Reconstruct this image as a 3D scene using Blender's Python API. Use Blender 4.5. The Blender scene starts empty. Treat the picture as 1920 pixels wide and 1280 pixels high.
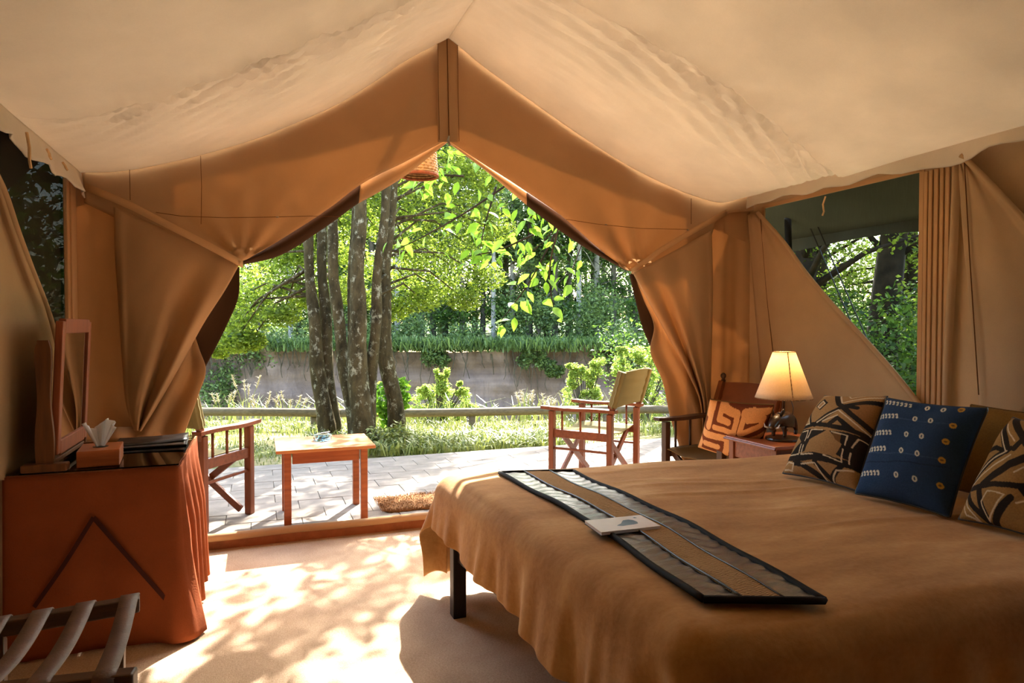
import bpy, bmesh, math, random
import numpy as np
from mathutils import Vector, Matrix
random.seed(7); np.random.seed(7)
S = bpy.context.scene
COL = S.collection
PI = math.pi

# ------------------------------------------------------------------ camera, sky, sun, exposure
FPX, EYE, YAW, PITCH = 1260.0, 1.34, math.radians(20.6), math.atan(29/1260.0)
cd = bpy.data.cameras.new('camera'); cam = bpy.data.objects.new('camera', cd); COL.objects.link(cam)
cam.location = (0, 0, EYE); cam.rotation_euler = (PI/2 - PITCH, 0, -YAW)
cd.sensor_width = 36; cd.lens = FPX/1920*36; cd.clip_start = .02; cd.clip_end = 500
S.camera = cam
W = bpy.data.worlds.new('sky'); S.world = W; W.use_nodes = True
nt = W.node_tree; nt.nodes.clear()
sk = nt.nodes.new('ShaderNodeTexSky'); sk.sky_type = 'NISHITA'; sk.sun_disc = False
SUN_AZ, SUN_EL = math.radians(30), math.radians(45)
sk.sun_elevation = SUN_EL; sk.sun_rotation = SUN_AZ; sk.air_density = 1.3; sk.dust_density = 2.5
bg = nt.nodes.new('ShaderNodeBackground'); bg.inputs[1].default_value = .32
wo = nt.nodes.new('ShaderNodeOutputWorld')
nt.links.new(sk.outputs[0], bg.inputs[0]); nt.links.new(bg.outputs[0], wo.inputs[0])
sd = bpy.data.lights.new('sun', 'SUN'); sd.energy = 7.5; sd.angle = math.radians(.6); sd.color = (1, .95, .87)
sun = bpy.data.objects.new('sun', sd); COL.objects.link(sun); sun.location = (8, 14, 18)
SUND = Vector((math.sin(SUN_AZ)*math.cos(SUN_EL), math.cos(SUN_AZ)*math.cos(SUN_EL), math.sin(SUN_EL)))
sun.rotation_euler = SUND.to_track_quat('Z', 'Y').to_euler()
S.view_settings.view_transform = 'Standard'; S.view_settings.look = 'None'
S.view_settings.gamma = 1; S.view_settings.use_curve_mapping = False
S.view_settings.exposure = 2.15
S.cycles.max_bounces = 12; S.cycles.diffuse_bounces = 7; S.cycles.transmission_bounces = 8
S.cycles.transparent_max_bounces = 16; S.cycles.use_denoising = True
S.cycles.caustics_reflective = False; S.cycles.caustics_refractive = False

# ------------------------------------------------------------------ measuring: a sight line of the photograph met with a plane of the room
_R = cam.rotation_euler.to_matrix()
def ray(px, py): return _R @ Vector(((px-960)/FPX, -(py-640)/FPX, -1))
def onY(px, py, Y): d = ray(px, py); t = Y/d.y; return Vector((d.x*t, Y, EYE+d.z*t))
def onX(px, py, X): d = ray(px, py); t = X/d.x; return Vector((X, d.y*t, EYE+d.z*t))
def onZ(px, py, Z): d = ray(px, py); t = (Z-EYE)/d.z; return Vector((d.x*t, d.y*t, Z))
def onD(px, py, D): d = ray(px, py); return Vector((d.x*D, d.y*D, EYE+d.z*D))

# ------------------------------------------------------------------ materials
def lin(r, g, b):
    f = lambda c: (c/255/12.92) if c/255 <= .04045 else ((c/255+.055)/1.055)**2.4
    return (f(r), f(g), f(b), 1)
class N:
    def __init__(s, name):
        s.m = bpy.data.materials.new(name); s.m.use_nodes = True; s.t = s.m.node_tree; s.t.nodes.clear()
        s.o = s.t.nodes.new('ShaderNodeOutputMaterial')
    def n(s, k, **kw):
        x = s.t.nodes.new(k)
        for a, v in kw.items():
            if a.startswith('i'): x.inputs[int(a[1:])].default_value = v
            else: setattr(x, a, v)
        return x
    def l(s, a, b): s.t.links.new(a, b)
    def coord(s, scale=(1, 1, 1), rot=(0, 0, 0)):
        tc = s.n('ShaderNodeTexCoord'); mp = s.n('ShaderNodeMapping')
        mp.inputs['Scale'].default_value = scale; mp.inputs['Rotation'].default_value = rot
        s.l(tc.outputs['Object'], mp.inputs[0]); return mp.outputs[0]
    def noise(s, vec, scale, det=3, rough=.55):
        x = s.n('ShaderNodeTexNoise'); x.inputs['Scale'].default_value = scale; x.inputs['Detail'].default_value = det
        x.inputs['Roughness'].default_value = rough
        if vec: s.l(vec, x.inputs['Vector'])
        return x.outputs[0]
    def ramp(s, fac, stops):
        r = s.n('ShaderNodeValToRGB'); e = r.color_ramp.elements
        while len(e) < len(stops): e.new(.5)
        for k, (p, c) in enumerate(stops): e[k].position = p; e[k].color = c
        s.l(fac, r.inputs[0]); return r.outputs[0]
    def mixc(s, f, a, b, mode='MIX'):
        x = s.n('ShaderNodeMixRGB', blend_type=mode)
        for i, v in ((0, f), (1, a), (2, b)):
            if isinstance(v, (int, float, tuple)): x.inputs[i].default_value = v
            else: s.l(v, x.inputs[i])
        return x.outputs[0]
    def bump(s, h, strength, dist=.01):
        b = s.n('ShaderNodeBump'); b.inputs['Strength'].default_value = strength; b.inputs['Distance'].default_value = dist
        s.l(h, b.inputs['Height']); return b.outputs[0]
    def pbr(s, col, rough=.6, nrm=None, spec=.3, **kw):
        p = s.n('ShaderNodeBsdfPrincipled')
        if isinstance(col, tuple): p.inputs['Base Color'].default_value = col
        else: s.l(col, p.inputs['Base Color'])
        if isinstance(rough, (int, float)): p.inputs['Roughness'].default_value = rough
        else: s.l(rough, p.inputs['Roughness'])
        p.inputs['Specular IOR Level'].default_value = spec
        for k, v in kw.items(): p.inputs[k.replace('_', ' ')].default_value = v
        if nrm: s.l(nrm, p.inputs['Normal'])
        return p.outputs[0]
    def out(s, sh): s.l(sh, s.o.inputs[0]); return s.m

def m_plain(name, c, rough=.6, var=.12, scale=12, bump=.15, spec=.3, **kw):
    n = N(name); v = n.coord(); f = n.noise(v, scale)
    d = tuple(x*(1-var*2.2) for x in c[:3])+(1,); h = tuple(min(1, x*(1+var)) for x in c[:3])+(1,)
    col = n.ramp(f, [(.3, d), (.7, h)])
    return n.out(n.pbr(col, rough, n.bump(n.noise(v, scale*8), bump, .003), spec, **kw))
def m_wood(name, c1, c2, rough=.4, axis='x', scale=1.0, spec=.4):
    n = N(name); sc = {'x': (2, 22, 22), 'y': (22, 2, 22), 'z': (22, 22, 2)}[axis]
    v = n.coord(tuple(k*scale for k in sc)); f = n.noise(v, 2.2, 6, .6); g = n.noise(n.coord(), 3)
    col = n.mixc(.35, n.ramp(f, [(.3, c1), (.7, c2)]), n.ramp(g, [(.3, c1), (.7, c2)]))
    return n.out(n.pbr(col, rough, n.bump(f, .12, .002), spec))
def m_cloth(name, c, trans=.25, weave=900, var=.07, patch=2.5, bump=.2, rough=.9, tcol=None, sheen=0):
    n = N(name); v = n.coord()
    f = n.noise(v, patch, 5, .6); fine = n.noise(v, weave/6, 2)
    d = tuple(x*(1-var*2) for x in c[:3])+(1,); h = tuple(min(1, x*(1+var)) for x in c[:3])+(1,)
    col = n.mixc(.18, n.ramp(f, [(.3, d), (.7, h)]), n.ramp(fine, [(.3, d), (.7, h)]))
    nr = n.bump(n.mixc(.5, fine, n.noise(v, 14, 4)), bump, .006)
    p = n.pbr(col, rough, nr, .12)
    if trans <= 0: return n.out(p)
    t = n.n('ShaderNodeBsdfTranslucent')
    if tcol: t.inputs[0].default_value = tcol
    else: n.l(col, t.inputs[0])
    mx = n.n('ShaderNodeMixShader', i0=trans); n.l(p, mx.inputs[1]); n.l(t.outputs[0], mx.inputs[2])
    return n.out(mx.outputs[0])
def m_leaf(name, ca, cb, trans=.5, tboost=1.25, spec=.35):
    n = N(name); g = n.n('ShaderNodeNewGeometry')
    col = n.ramp(g.outputs['Random Per Island'], [(0, ca), (.55, cb), (1, tuple(min(1, x*1.35) for x in cb[:3])+(1,))])
    p = n.pbr(col, .42, None, spec)
    t = n.n('ShaderNodeBsdfTranslucent'); n.l(n.mixc(1.0, col, (tboost, tboost*1.05, tboost*.75, 1), 'MULTIPLY'), t.inputs[0])
    mx = n.n('ShaderNodeMixShader', i0=trans); n.l(p, mx.inputs[1]); n.l(t.outputs[0], mx.inputs[2])
    return n.out(mx.outputs[0])
def m_mesh(name, c, see):
    n = N(name); t = n.n('ShaderNodeBsdfTransparent', i0=(.85, .92, .88, 1)); d = n.n('ShaderNodeBsdfDiffuse', i0=c)
    f = n.noise(n.coord((1, 60, 2)), 6, 2)
    r = n.ramp(f, [(.3, (max(0, see-.1),)*3+(1,)), (.7, (max(0, see+.06),)*3+(1,))])
    mx = n.n('ShaderNodeMixShader'); n.l(r, mx.inputs[0]); n.l(d.outputs[0], mx.inputs[1]); n.l(t.outputs[0], mx.inputs[2])
    return n.out(mx.outputs[0])
def m_vcol(name, rough=.9, weave=160):
    n = N(name); a = n.n('ShaderNodeVertexColor', layer_name='Col'); v = n.coord()
    f = n.noise(v, weave, 3); g = n.noise(v, 9, 4)
    col = n.mixc(.30, a.outputs[0], n.ramp(f, [(.3, (.25, .25, .25, 1)), (.7, (1, 1, 1, 1))]), 'MULTIPLY')
    col = n.mixc(.25, col, n.ramp(g, [(.3, (.5, .5, .5, 1)), (.7, (1, 1, 1, 1))]), 'MULTIPLY')
    return n.out(n.pbr(col, rough, n.bump(n.mixc(.4, f, g), .5, .004), .1))

M = {}
M['liner'] = m_cloth('liner_canvas', lin(238, 229, 216), .28, var=.05, bump=.12)
M['canvas'] = m_cloth('tent_canvas', lin(186, 150, 112), .20, var=.06, bump=.15, tcol=lin(204, 158, 108))
M['canvas_side'] = m_cloth('side_canvas', lin(200, 168, 130), .28, var=.06, bump=.15)
M['hem'] = m_cloth('hem_canvas', lin(206, 164, 120), .15, var=.05)
M['seam'] = m_plain('seam_thread', lin(104, 62, 30), .9, bump=0)
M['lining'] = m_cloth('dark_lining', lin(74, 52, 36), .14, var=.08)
M['roof'] = m_cloth('roof_fly_canvas', lin(230, 224, 212), .70)
M['fly'] = m_cloth('grey_fly', lin(92, 90, 78), .12)
M['net'] = m_mesh('insect_net', lin(42, 40, 34), .64)
M['net_dark'] = m_mesh('insect_net_dark', lin(50, 47, 40), -.045)
M['seat'] = m_cloth('seat_canvas', lin(140, 130, 90), .15, var=.08, bump=.3)
M['seat_dark'] = m_cloth('dark_seat_canvas', lin(112, 82, 44), .1, var=.08, bump=.3)
M['leather_back'] = m_cloth('russet_back_canvas', lin(128, 74, 44), .08, var=.1)
M['red_wood'] = m_wood('red_brown_wood', lin(98, 52, 30), lin(146, 82, 52))
M['red_wood_z'] = m_wood('red_brown_wood_upright', lin(98, 52, 30), lin(146, 82, 52), axis='z')
M['dark_wood'] = m_wood('dark_wood', lin(52, 32, 20), lin(88, 56, 34))
M['dark_wood_z'] = m_wood('dark_wood_upright', lin(52, 32, 20), lin(88, 56, 34), axis='z')
M['table_wood'] = m_wood('orange_brown_wood', lin(132, 66, 34), lin(184, 106, 62), .32)
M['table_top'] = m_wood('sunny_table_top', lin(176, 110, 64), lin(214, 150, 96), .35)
M['mirror_wood'] = m_wood('carved_mirror_wood', lin(70, 42, 22), lin(120, 74, 40), axis='z')
M['mirror_wood_r'] = m_wood('mirror_frame_wood', lin(118, 58, 34), lin(164, 90, 56), axis='z')
M['black'] = m_plain('black_leather', lin(26, 22, 20), .35, bump=.2, spec=.5)
M['paper'] = m_plain('paper', lin(230, 226, 230), .35, var=.03, bump=.05, spec=.6)
M['tissue'] = m_cloth('tissue_paper', lin(238, 238, 238), .35, var=.02)
M['cord'] = m_plain('cord', lin(210, 175, 130), .9)
M['steel'] = m_plain('steel', lin(150, 148, 140), .35, Metallic=.9)
# carpet: coarse woven sisal
def mat_carpet():
    n = N('sisal_carpet'); v = n.coord()
    wx = n.n('ShaderNodeTexWave', wave_type='BANDS', bands_direction='X'); wy = n.n('ShaderNodeTexWave', wave_type='BANDS', bands_direction='Y')
    for w in (wx, wy):
        n.l(v, w.inputs[0]); w.inputs['Scale'].default_value = 60; w.inputs['Distortion'].default_value = 6; w.inputs['Detail'].default_value = 2
    h = n.mixc(.5, wx.outputs[0], wy.outputs[0]); f = n.noise(v, 5, 4); g = n.noise(v, 130, 2)
    col = n.ramp(n.mixc(.7, h, g), [(.25, lin(150, 124, 100)), (.75, lin(214, 190, 164))])
    col = n.mixc(.35, col, n.ramp(f, [(.3, lin(164, 132, 104)), (.7, lin(208, 180, 148))]))
    return n.out(n.pbr(col, .95, n.bump(n.mixc(.6, h, g), .5, .005), .05))
M['carpet'] = mat_carpet()
def mat_bed():
    n = N('suede_bedspread'); v = n.coord()
    f = n.noise(n.coord((1.2, 3.2, 1.5)), 1.8, 6, .62); g = n.noise(v, 60, 4)
    col = n.ramp(f, [(.32, lin(158, 110, 58)), (.52, lin(182, 134, 80)), (.72, lin(208, 166, 112))])
    col = n.mixc(.12, col, n.ramp(g, [(.3, lin(146, 96, 44)), (.7, lin(220, 176, 112))]))
    return n.out(n.pbr(col, .82, n.bump(n.mixc(.5, f, g), .25, .008), .12, Sheen_Weight=.08))
M['bed'] = mat_bed()
M['bed_frame'] = m_wood('bed_frame_wood', lin(30, 22, 17), lin(52, 38, 28), axis='z')
M['skirt'] = m_cloth('russet_table_cloth', lin(146, 76, 42), .10, var=.1, patch=4, bump=.3)
M['ribbon'] = m_plain('dark_ribbon', lin(66, 24, 14), .8)
M['paver'] = m_plain('stone_paver', lin(140, 131, 120), .85, var=.13, scale=5, bump=.5)
M['grout'] = m_plain('grout_sand', lin(140, 129, 115), .95)
M['coir'] = m_plain('coir', lin(160, 112, 66), .95, var=.25, scale=60, bump=1)
def mat_runner():
    n = N('runner_leather'); v = n.coord((1, 1, 1))
    w = n.noise(n.coord((2, 16, 2)), 2.6, 5, .6)
    return n.out(n.pbr(lin(54, 60, 70), .30, n.bump(w, .8, .012), 1.0, Coat_Weight=.6, Coat_Roughness=.25))
M['runner'] = mat_runner()
def mat_weave():
    n = N('woven_strip'); v = n.coord(); w = n.n('ShaderNodeTexWave', wave_type='BANDS', bands_direction='Y')
    n.l(v, w.inputs[0]); w.inputs['Scale'].default_value = 42; w.inputs['Distortion'].default_value = 5; w.inputs['Detail'].default_value = 2
    col = n.ramp(w.outputs[0], [(.2, lin(138, 104, 70)), (.8, lin(204, 166, 122))])
    return n.out(n.pbr(col, .95, n.bump(w.outputs[0], .7, .006), .05))
M['weave'] = mat_weave()
def mat_glass(name, c, rough=.0, ior=1.45):
    n = N(name); return n.out(n.pbr(c, rough, None, .5, Transmission_Weight=1.0, IOR=ior))
M['glass_blue'] = mat_glass('blue_glass', lin(150, 205, 225))
def mat_pane():
    n = N('clear_table_glass'); t = n.n('ShaderNodeBsdfTransparent', i0=(.93, .95, .94, 1)); g = n.n('ShaderNodeBsdfGlossy')
    g.inputs['Roughness'].default_value = .03; f = n.n('ShaderNodeFresnel'); f.inputs[0].default_value = 1.45
    mx = n.n('ShaderNodeMixShader'); n.l(f.outputs[0], mx.inputs[0]); n.l(t.outputs[0], mx.inputs[1]); n.l(g.outputs[0], mx.inputs[2])
    return n.out(mx.outputs[0])
M['pane'] = mat_pane()
M['mirror'] = m_plain('silvered_glass', (.85, .85, .85, 1), .02, var=0, bump=0, Metallic=1.0)
def mat_shade():
    n = N('lamp_shade_linen'); v = n.coord(); f = n.noise(v, 140, 3)
    col = n.ramp(f, [(.3, lin(222, 200, 168)), (.7, lin(240, 222, 194))])
    p = n.pbr(col, .9, None, .1); t = n.n('ShaderNodeBsdfTranslucent', i0=lin(240, 216, 176))
    mx = n.n('ShaderNodeMixShader', i0=.5); n.l(p, mx.inputs[1]); n.l(t.outputs[0], mx.inputs[2]); return n.out(mx.outputs[0])
M['shade'] = mat_shade()
def mat_bark():
    n = N('lichened_bark'); v = n.coord((1, 1, .45))
    f = n.noise(v, 9, 6, .65); g = n.noise(n.coord((1, 1, .7)), 11, 6, .75)
    col = n.ramp(f, [(.3, lin(44, 38, 24)), (.7, lin(98, 84, 56))])
    li = n.ramp(g, [(.55, (0, 0, 0, 1)), (.63, (1, 1, 1, 1))])
    col = n.mixc(li, col, lin(158, 152, 126))
    return n.out(n.pbr(col, .9, n.bump(f, .9, .03), .1))
M['bark'] = mat_bark()
M['bark_dark'] = m_plain('dark_bark', lin(58, 46, 34), .9, var=.3, scale=6, bump=.8)
M['bark_pale'] = m_plain('pale_bark', lin(158, 154, 144), .9, var=.2, scale=5, bump=.4)
M['bark_mid'] = m_plain('grey_bark', lin(92, 86, 74), .9, var=.2, scale=5, bump=.4)
M['leaf'] = m_leaf('fresh_leaf', lin(62, 82, 28), lin(132, 148, 58), .5, 1.5)
M['leaf_big'] = m_leaf('broad_leaf', lin(58, 96, 32), lin(122, 160, 56), .5)
M['leaf_olive'] = m_leaf('olive_leaf', lin(66, 88, 30), lin(124, 140, 52), .5)
M['leaf_far'] = m_leaf('far_leaf', lin(54, 76, 44), lin(116, 136, 80), .45)
M['leaf_fern'] = m_leaf('feathery_leaf', lin(108, 132, 54), lin(172, 188, 98), .45)
M['leaf_dark'] = m_leaf('dark_leaf', lin(34, 54, 26), lin(84, 112, 44), .45)
M['grass'] = m_leaf('grass_blade', lin(78, 94, 40), lin(138, 144, 84), .22)
M['plume'] = m_plain('grass_plume', lin(196, 186, 160), .9)
def mat_lawn():
    n = N('lawn_soil'); v = n.coord(); f = n.noise(v, 1.1, 6, .65); g = n.noise(v, 22, 4)
    col = n.ramp(f, [(.38, lin(92, 100, 52)), (.6, lin(152, 140, 102))])
    col = n.mixc(.3, col, n.ramp(g, [(.3, lin(80, 86, 42)), (.7, lin(168, 158, 116))]))
    return n.out(n.pbr(col, .95, n.bump(g, .8, .02), .05))
M['lawn'] = mat_lawn()
def mat_bank():
    n = N('eroded_earth'); v = n.coord((1, 1, 1)); f = n.noise(v, .7, 6, .6); s = n.noise(n.coord((.15, .15, 2.4)), 1.4, 5); r = n.noise(n.coord((1.5, 1.5, .25)), 2, 4)
    col = n.ramp(n.mixc(.45, f, s), [(.3, lin(96, 82, 78)), (.55, lin(138, 120, 112)), (.75, lin(170, 150, 138))])
    return n.out(n.pbr(col, .95, n.bump(n.mixc(.5, f, r), .9, .25), .05))
M['bank'] = mat_bank()
M['mud'] = m_plain('river_mud', lin(120, 104, 92), .5, var=.1, scale=.6)
M['turf'] = m_plain('bank_turf', lin(64, 90, 46), .95, var=.2, scale=1, bump=.8)
M['rail'] = m_wood('weathered_log', lin(84, 72, 54), lin(130, 114, 88), .8)
M['wicker'] = m_plain('wicker', lin(196, 160, 116), .7, var=.25, scale=40, bump=.5)
M['wicker_rim'] = m_plain('wicker_rim', lin(150, 84, 54), .7, var=.2, scale=40)

M['riser'] = m_plain('russet_matting', lin(150, 92, 60), .95, bump=.4)
# ------------------------------------------------------------------ geometry
class MB:
    def __init__(s): s.v, s.f = [], []
    def add(s, vs, fs):
        o = len(s.v); s.v += [tuple(v) for v in vs]; s.f += [tuple(i+o for i in f) for f in fs]; return s
    def box(s, c, d, rot=None):
        vs = []
        for x in (-.5, .5):
            for y in (-.5, .5):
                for z in (-.5, .5):
                    p = Vector((x*d[0], y*d[1], z*d[2])); p = rot @ p if rot else p; vs.append(p+Vector(c))
        return s.add(vs, [(0, 1, 3, 2), (4, 6, 7, 5), (0, 4, 5, 1), (2, 3, 7, 6), (0, 2, 6, 4), (1, 5, 7, 3)])
    def beam(s, a, b, w, h, up=(0, 0, 1)):
        a, b = Vector(a), Vector(b); z = (b-a).normalized(); x = z.cross(Vector(up))
        if x.length < 1e-4: x = z.cross(Vector((1, 0, 0)))
        x.normalize(); y = x.cross(z); vs = []
        for p in (a, b):
            for i, j in ((-1, -1), (1, -1), (1, 1), (-1, 1)): vs.append(p+x*(i*w/2)+y*(j*h/2))
        return s.add(vs, [(3, 2, 1, 0), (4, 5, 6, 7), (0, 1, 5, 4), (1, 2, 6, 5), (2, 3, 7, 6), (3, 0, 4, 7)])
    def tube(s, pts, rad, n=8, cap=True):
        pts = [Vector(p) for p in pts]; k = len(pts)
        if isinstance(rad, (int, float)): rad = [rad]*k
        vs, fs, prev = [], [], None
        for i, p in enumerate(pts):
            d = (pts[min(i+1, k-1)]-pts[max(i-1, 0)]).normalized()
            x = d.cross(Vector((0, 0, 1))) if prev is None else prev-d*prev.dot(d)
            if x.length < 1e-4: x = d.cross(Vector((1, 0, 0)))
            x.normalize(); prev = x; y = d.cross(x)
            for j in range(n):
                t = 2*PI*j/n; vs.append(p+(x*math.cos(t)+y*math.sin(t))*rad[i])
        for i in range(k-1):
            for j in range(n):
                a, b = i*n+j, i*n+(j+1) % n; fs.append((a, b, b+n, a+n))
        if cap: fs += [tuple(range(n-1, -1, -1)), tuple(range((k-1)*n, k*n))]
        return s.add(vs, fs)
    def lathe(s, prof, n=24, c=(0, 0, 0)):
        vs, fs = [], []
        for r, z in prof:
            for j in range(n):
                t = 2*PI*j/n; vs.append((c[0]+r*math.cos(t), c[1]+r*math.sin(t), c[2]+z))
        for i in range(len(prof)-1):
            for j in range(n):
                a, b = i*n+j, i*n+(j+1) % n; fs.append((a, b, b+n, a+n))
        return s.add(vs, fs)
    def grid(s, rows):
        m = len(rows[0]); vs = [p for r in rows for p in r]
        return s.add(vs, [(i*m+j, i*m+j+1, (i+1)*m+j+1, (i+1)*m+j) for i in range(len(rows)-1) for j in range(m-1)])
    def build(s, name, mat, parent=None, smooth=False, bevel=0, solid=0, sub=0, kind=None, label=None):
        me = bpy.data.meshes.new(name); me.from_pydata([tuple(v) for v in s.v], [], s.f); me.validate(); me.update()
        o = bpy.data.objects.new(name, me); COL.objects.link(o)
        if mat is not None: me.materials.append(mat)
        if smooth: me.polygons.foreach_set('use_smooth', [True]*len(me.polygons))
        if sub: x = o.modifiers.new('sub', 'SUBSURF'); x.levels = x.render_levels = sub
        if solid: x = o.modifiers.new('thick', 'SOLIDIFY'); x.thickness = solid; x.offset = 0
        if bevel: x = o.modifiers.new('soft', 'BEVEL'); x.width = bevel; x.segments = 2; x.limit_method = 'ANGLE'
        if parent is not None: o.parent = parent; o.matrix_parent_inverse = Matrix.Identity(4)
        if parent is not None and parent.type == 'EMPTY': pass
        if kind: o['kind'] = kind
        if label: o['label'] = label
        return o
def tag(o, label, cat, group=None, kind=None):
    o['label'] = label; o['category'] = cat
    if group: o['group'] = group
    if kind: o['kind'] = kind
    return o
def thing(name, label, cat, loc=(0, 0, 0), rz=0, group=None):
    o = bpy.data.objects.new(name, None); COL.objects.link(o); o.location = loc; o.rotation_euler = (0, 0, rz)
    o.empty_display_size = .1
    return tag(o, label, cat, group)
def struct(o): o['kind'] = 'structure'; return o
def box(name, c, d, mat, parent, bevel=.004, rot=None, **kw): return MB().box(c, d, rot).build(name, mat, parent, bevel=bevel, **kw)
def rel(p, root):          # a world point in a thing's own frame (thing turned about z only)
    d = Vector(p)-root.location; a = -root.rotation_euler.z
    return Vector((d.x*math.cos(a)-d.y*math.sin(a), d.x*math.sin(a)+d.y*math.cos(a), d.z))
def resample(pts, n, smooth=True):
    P = np.array([tuple(p) for p in pts], float); d = np.r_[0, np.cumsum(np.linalg.norm(np.diff(P, axis=0), axis=1))]
    t = np.linspace(0, d[-1], n)
    if smooth and len(P) > 2:   # monotone-ish cubic through the points
        m = np.gradient(P, d, axis=0); i = np.clip(np.searchsorted(d, t, 'right')-1, 0, len(d)-2)
        h = (d[i+1]-d[i])[:, None]; s = ((t-d[i])/(d[i+1]-d[i]))[:, None]
        return (2*s**3-3*s**2+1)*P[i]+(s**3-2*s**2+s)*h*m[i]+(-2*s**3+3*s**2)*P[i+1]+(s**3-s**2)*h*m[i+1]
    return np.stack([np.interp(t, d, P[:, k]) for k in range(P.shape[1])], 1)
def loft(A, B, n, m, relief, plane):
    """cloth stretched between two hanging edges A and B; relief(u,v) stands it off the plane"""
    a, b = resample(A, n), resample(B, n); rows = []
    for i in range(n):
        r = []
        for j in range(m):
            u = j/(m-1); p = a[i]*(1-u)+b[i]*u; r.append(plane(p[0], p[1], relief(u, i/(n-1))))
        rows.append(r)
    return MB().grid(rows)
def leaves(centers, sizes, n_each, leaf, spread=(1, 1, 1), asp=.5, droop=.25, seed=1, flat=.5):
    """leaf blades scattered through sprays; returns numpy verts, quads"""
    rg = np.random.default_rng(seed); C = np.array([tuple(c) for c in centers], float); R = np.array(sizes, float)
    k = np.repeat(np.arange(len(C)), n_each); n = len(k)
    d = rg.normal(size=(n, 3)); d /= np.linalg.norm(d, axis=1)[:, None]; r = rg.random(n)**.45
    p = C[k]+d*(R[k]*r)[:, None]*np.array(spread)
    ax = rg.normal(size=(n, 3)); ax[:, 2] = ax[:, 2]*.6-droop; ax /= np.linalg.norm(ax, axis=1)[:, None]
    nm = rg.normal(size=(n, 3))*(1-flat); nm[:, 2] += flat*rg.choice([1, 1, -1], n); sd = np.cross(ax, nm); sd /= np.linalg.norm(sd, axis=1)[:, None]+1e-6
    up = np.cross(sd, ax); L = leaf*rg.uniform(.6, 1.3, n)[:, None]; Wd = L*asp
    v = np.stack([p-ax*L*.5, p+sd*Wd*.5+up*L*.06, p+ax*L*.5-up*L*.10, p-sd*Wd*.5+up*L*.06], 1).reshape(-1, 3)
    return v
def leaf_obj(name, v, mat, parent=None, kind=None):
    n = len(v)//4; me = bpy.data.meshes.new(name)
    me.vertices.add(len(v)); me.vertices.foreach_set('co', v.astype(np.float32).ravel())
    me.loops.add(n*4); me.loops.foreach_set('vertex_index', np.arange(n*4, dtype=np.int32))
    me.polygons.add(n); me.polygons.foreach_set('loop_start', np.arange(0, n*4, 4, dtype=np.int32))
    me.update(calc_edges=True); me.validate()
    me.materials.append(mat); o = bpy.data.objects.new(name, me); COL.objects.link(o)
    if parent is not None: o.parent = parent
    if kind: o['kind'] = kind
    return o
def blades(bases, h, w, seed=1, lean=.35, seg=3):
    """grass blades: bent tapering strips, merged to quads of 4 verts (folded at mid height)"""
    rg = np.random.default_rng(seed); B = np.array([tuple(b) for b in bases], float); n = len(B)
    a = rg.uniform(0, 2*PI, n); d = np.stack([np.cos(a), np.sin(a), 0*a], 1); s = np.stack([-np.sin(a), np.cos(a), 0*a], 1)
    H = (h*rg.uniform(.5, 1.3, n))[:, None]; le = (lean*rg.uniform(.2, 1.4, n))[:, None]; Wd = w*rg.uniform(.6, 1.3, n)[:, None]
    up = np.array([0, 0, 1.]); mid = B+up*H*.6+d*H*le*.3; tip = B+up*H*(1-.25*le)+d*H*le
    q1 = np.stack([B-s*Wd*.5, B+s*Wd*.5, mid+s*Wd*.45, mid-s*Wd*.45], 1); q2 = np.stack([mid-s*Wd*.45, mid+s*Wd*.45, tip+s*Wd*.06, tip-s*Wd*.06], 1)
    return np.concatenate([q1, q2], 1).reshape(-1, 3)
# ================================================================== THE TENT
YF = 4.38                    # plane of the front canvas
XL, XR, YB = -.98, 3.70, -2.0
fl = struct(MB().grid([[(x, y, 0) for x in (XL, XR+.05)] for y in (YB, YF)]).build('floor', M['carpet']))

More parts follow.
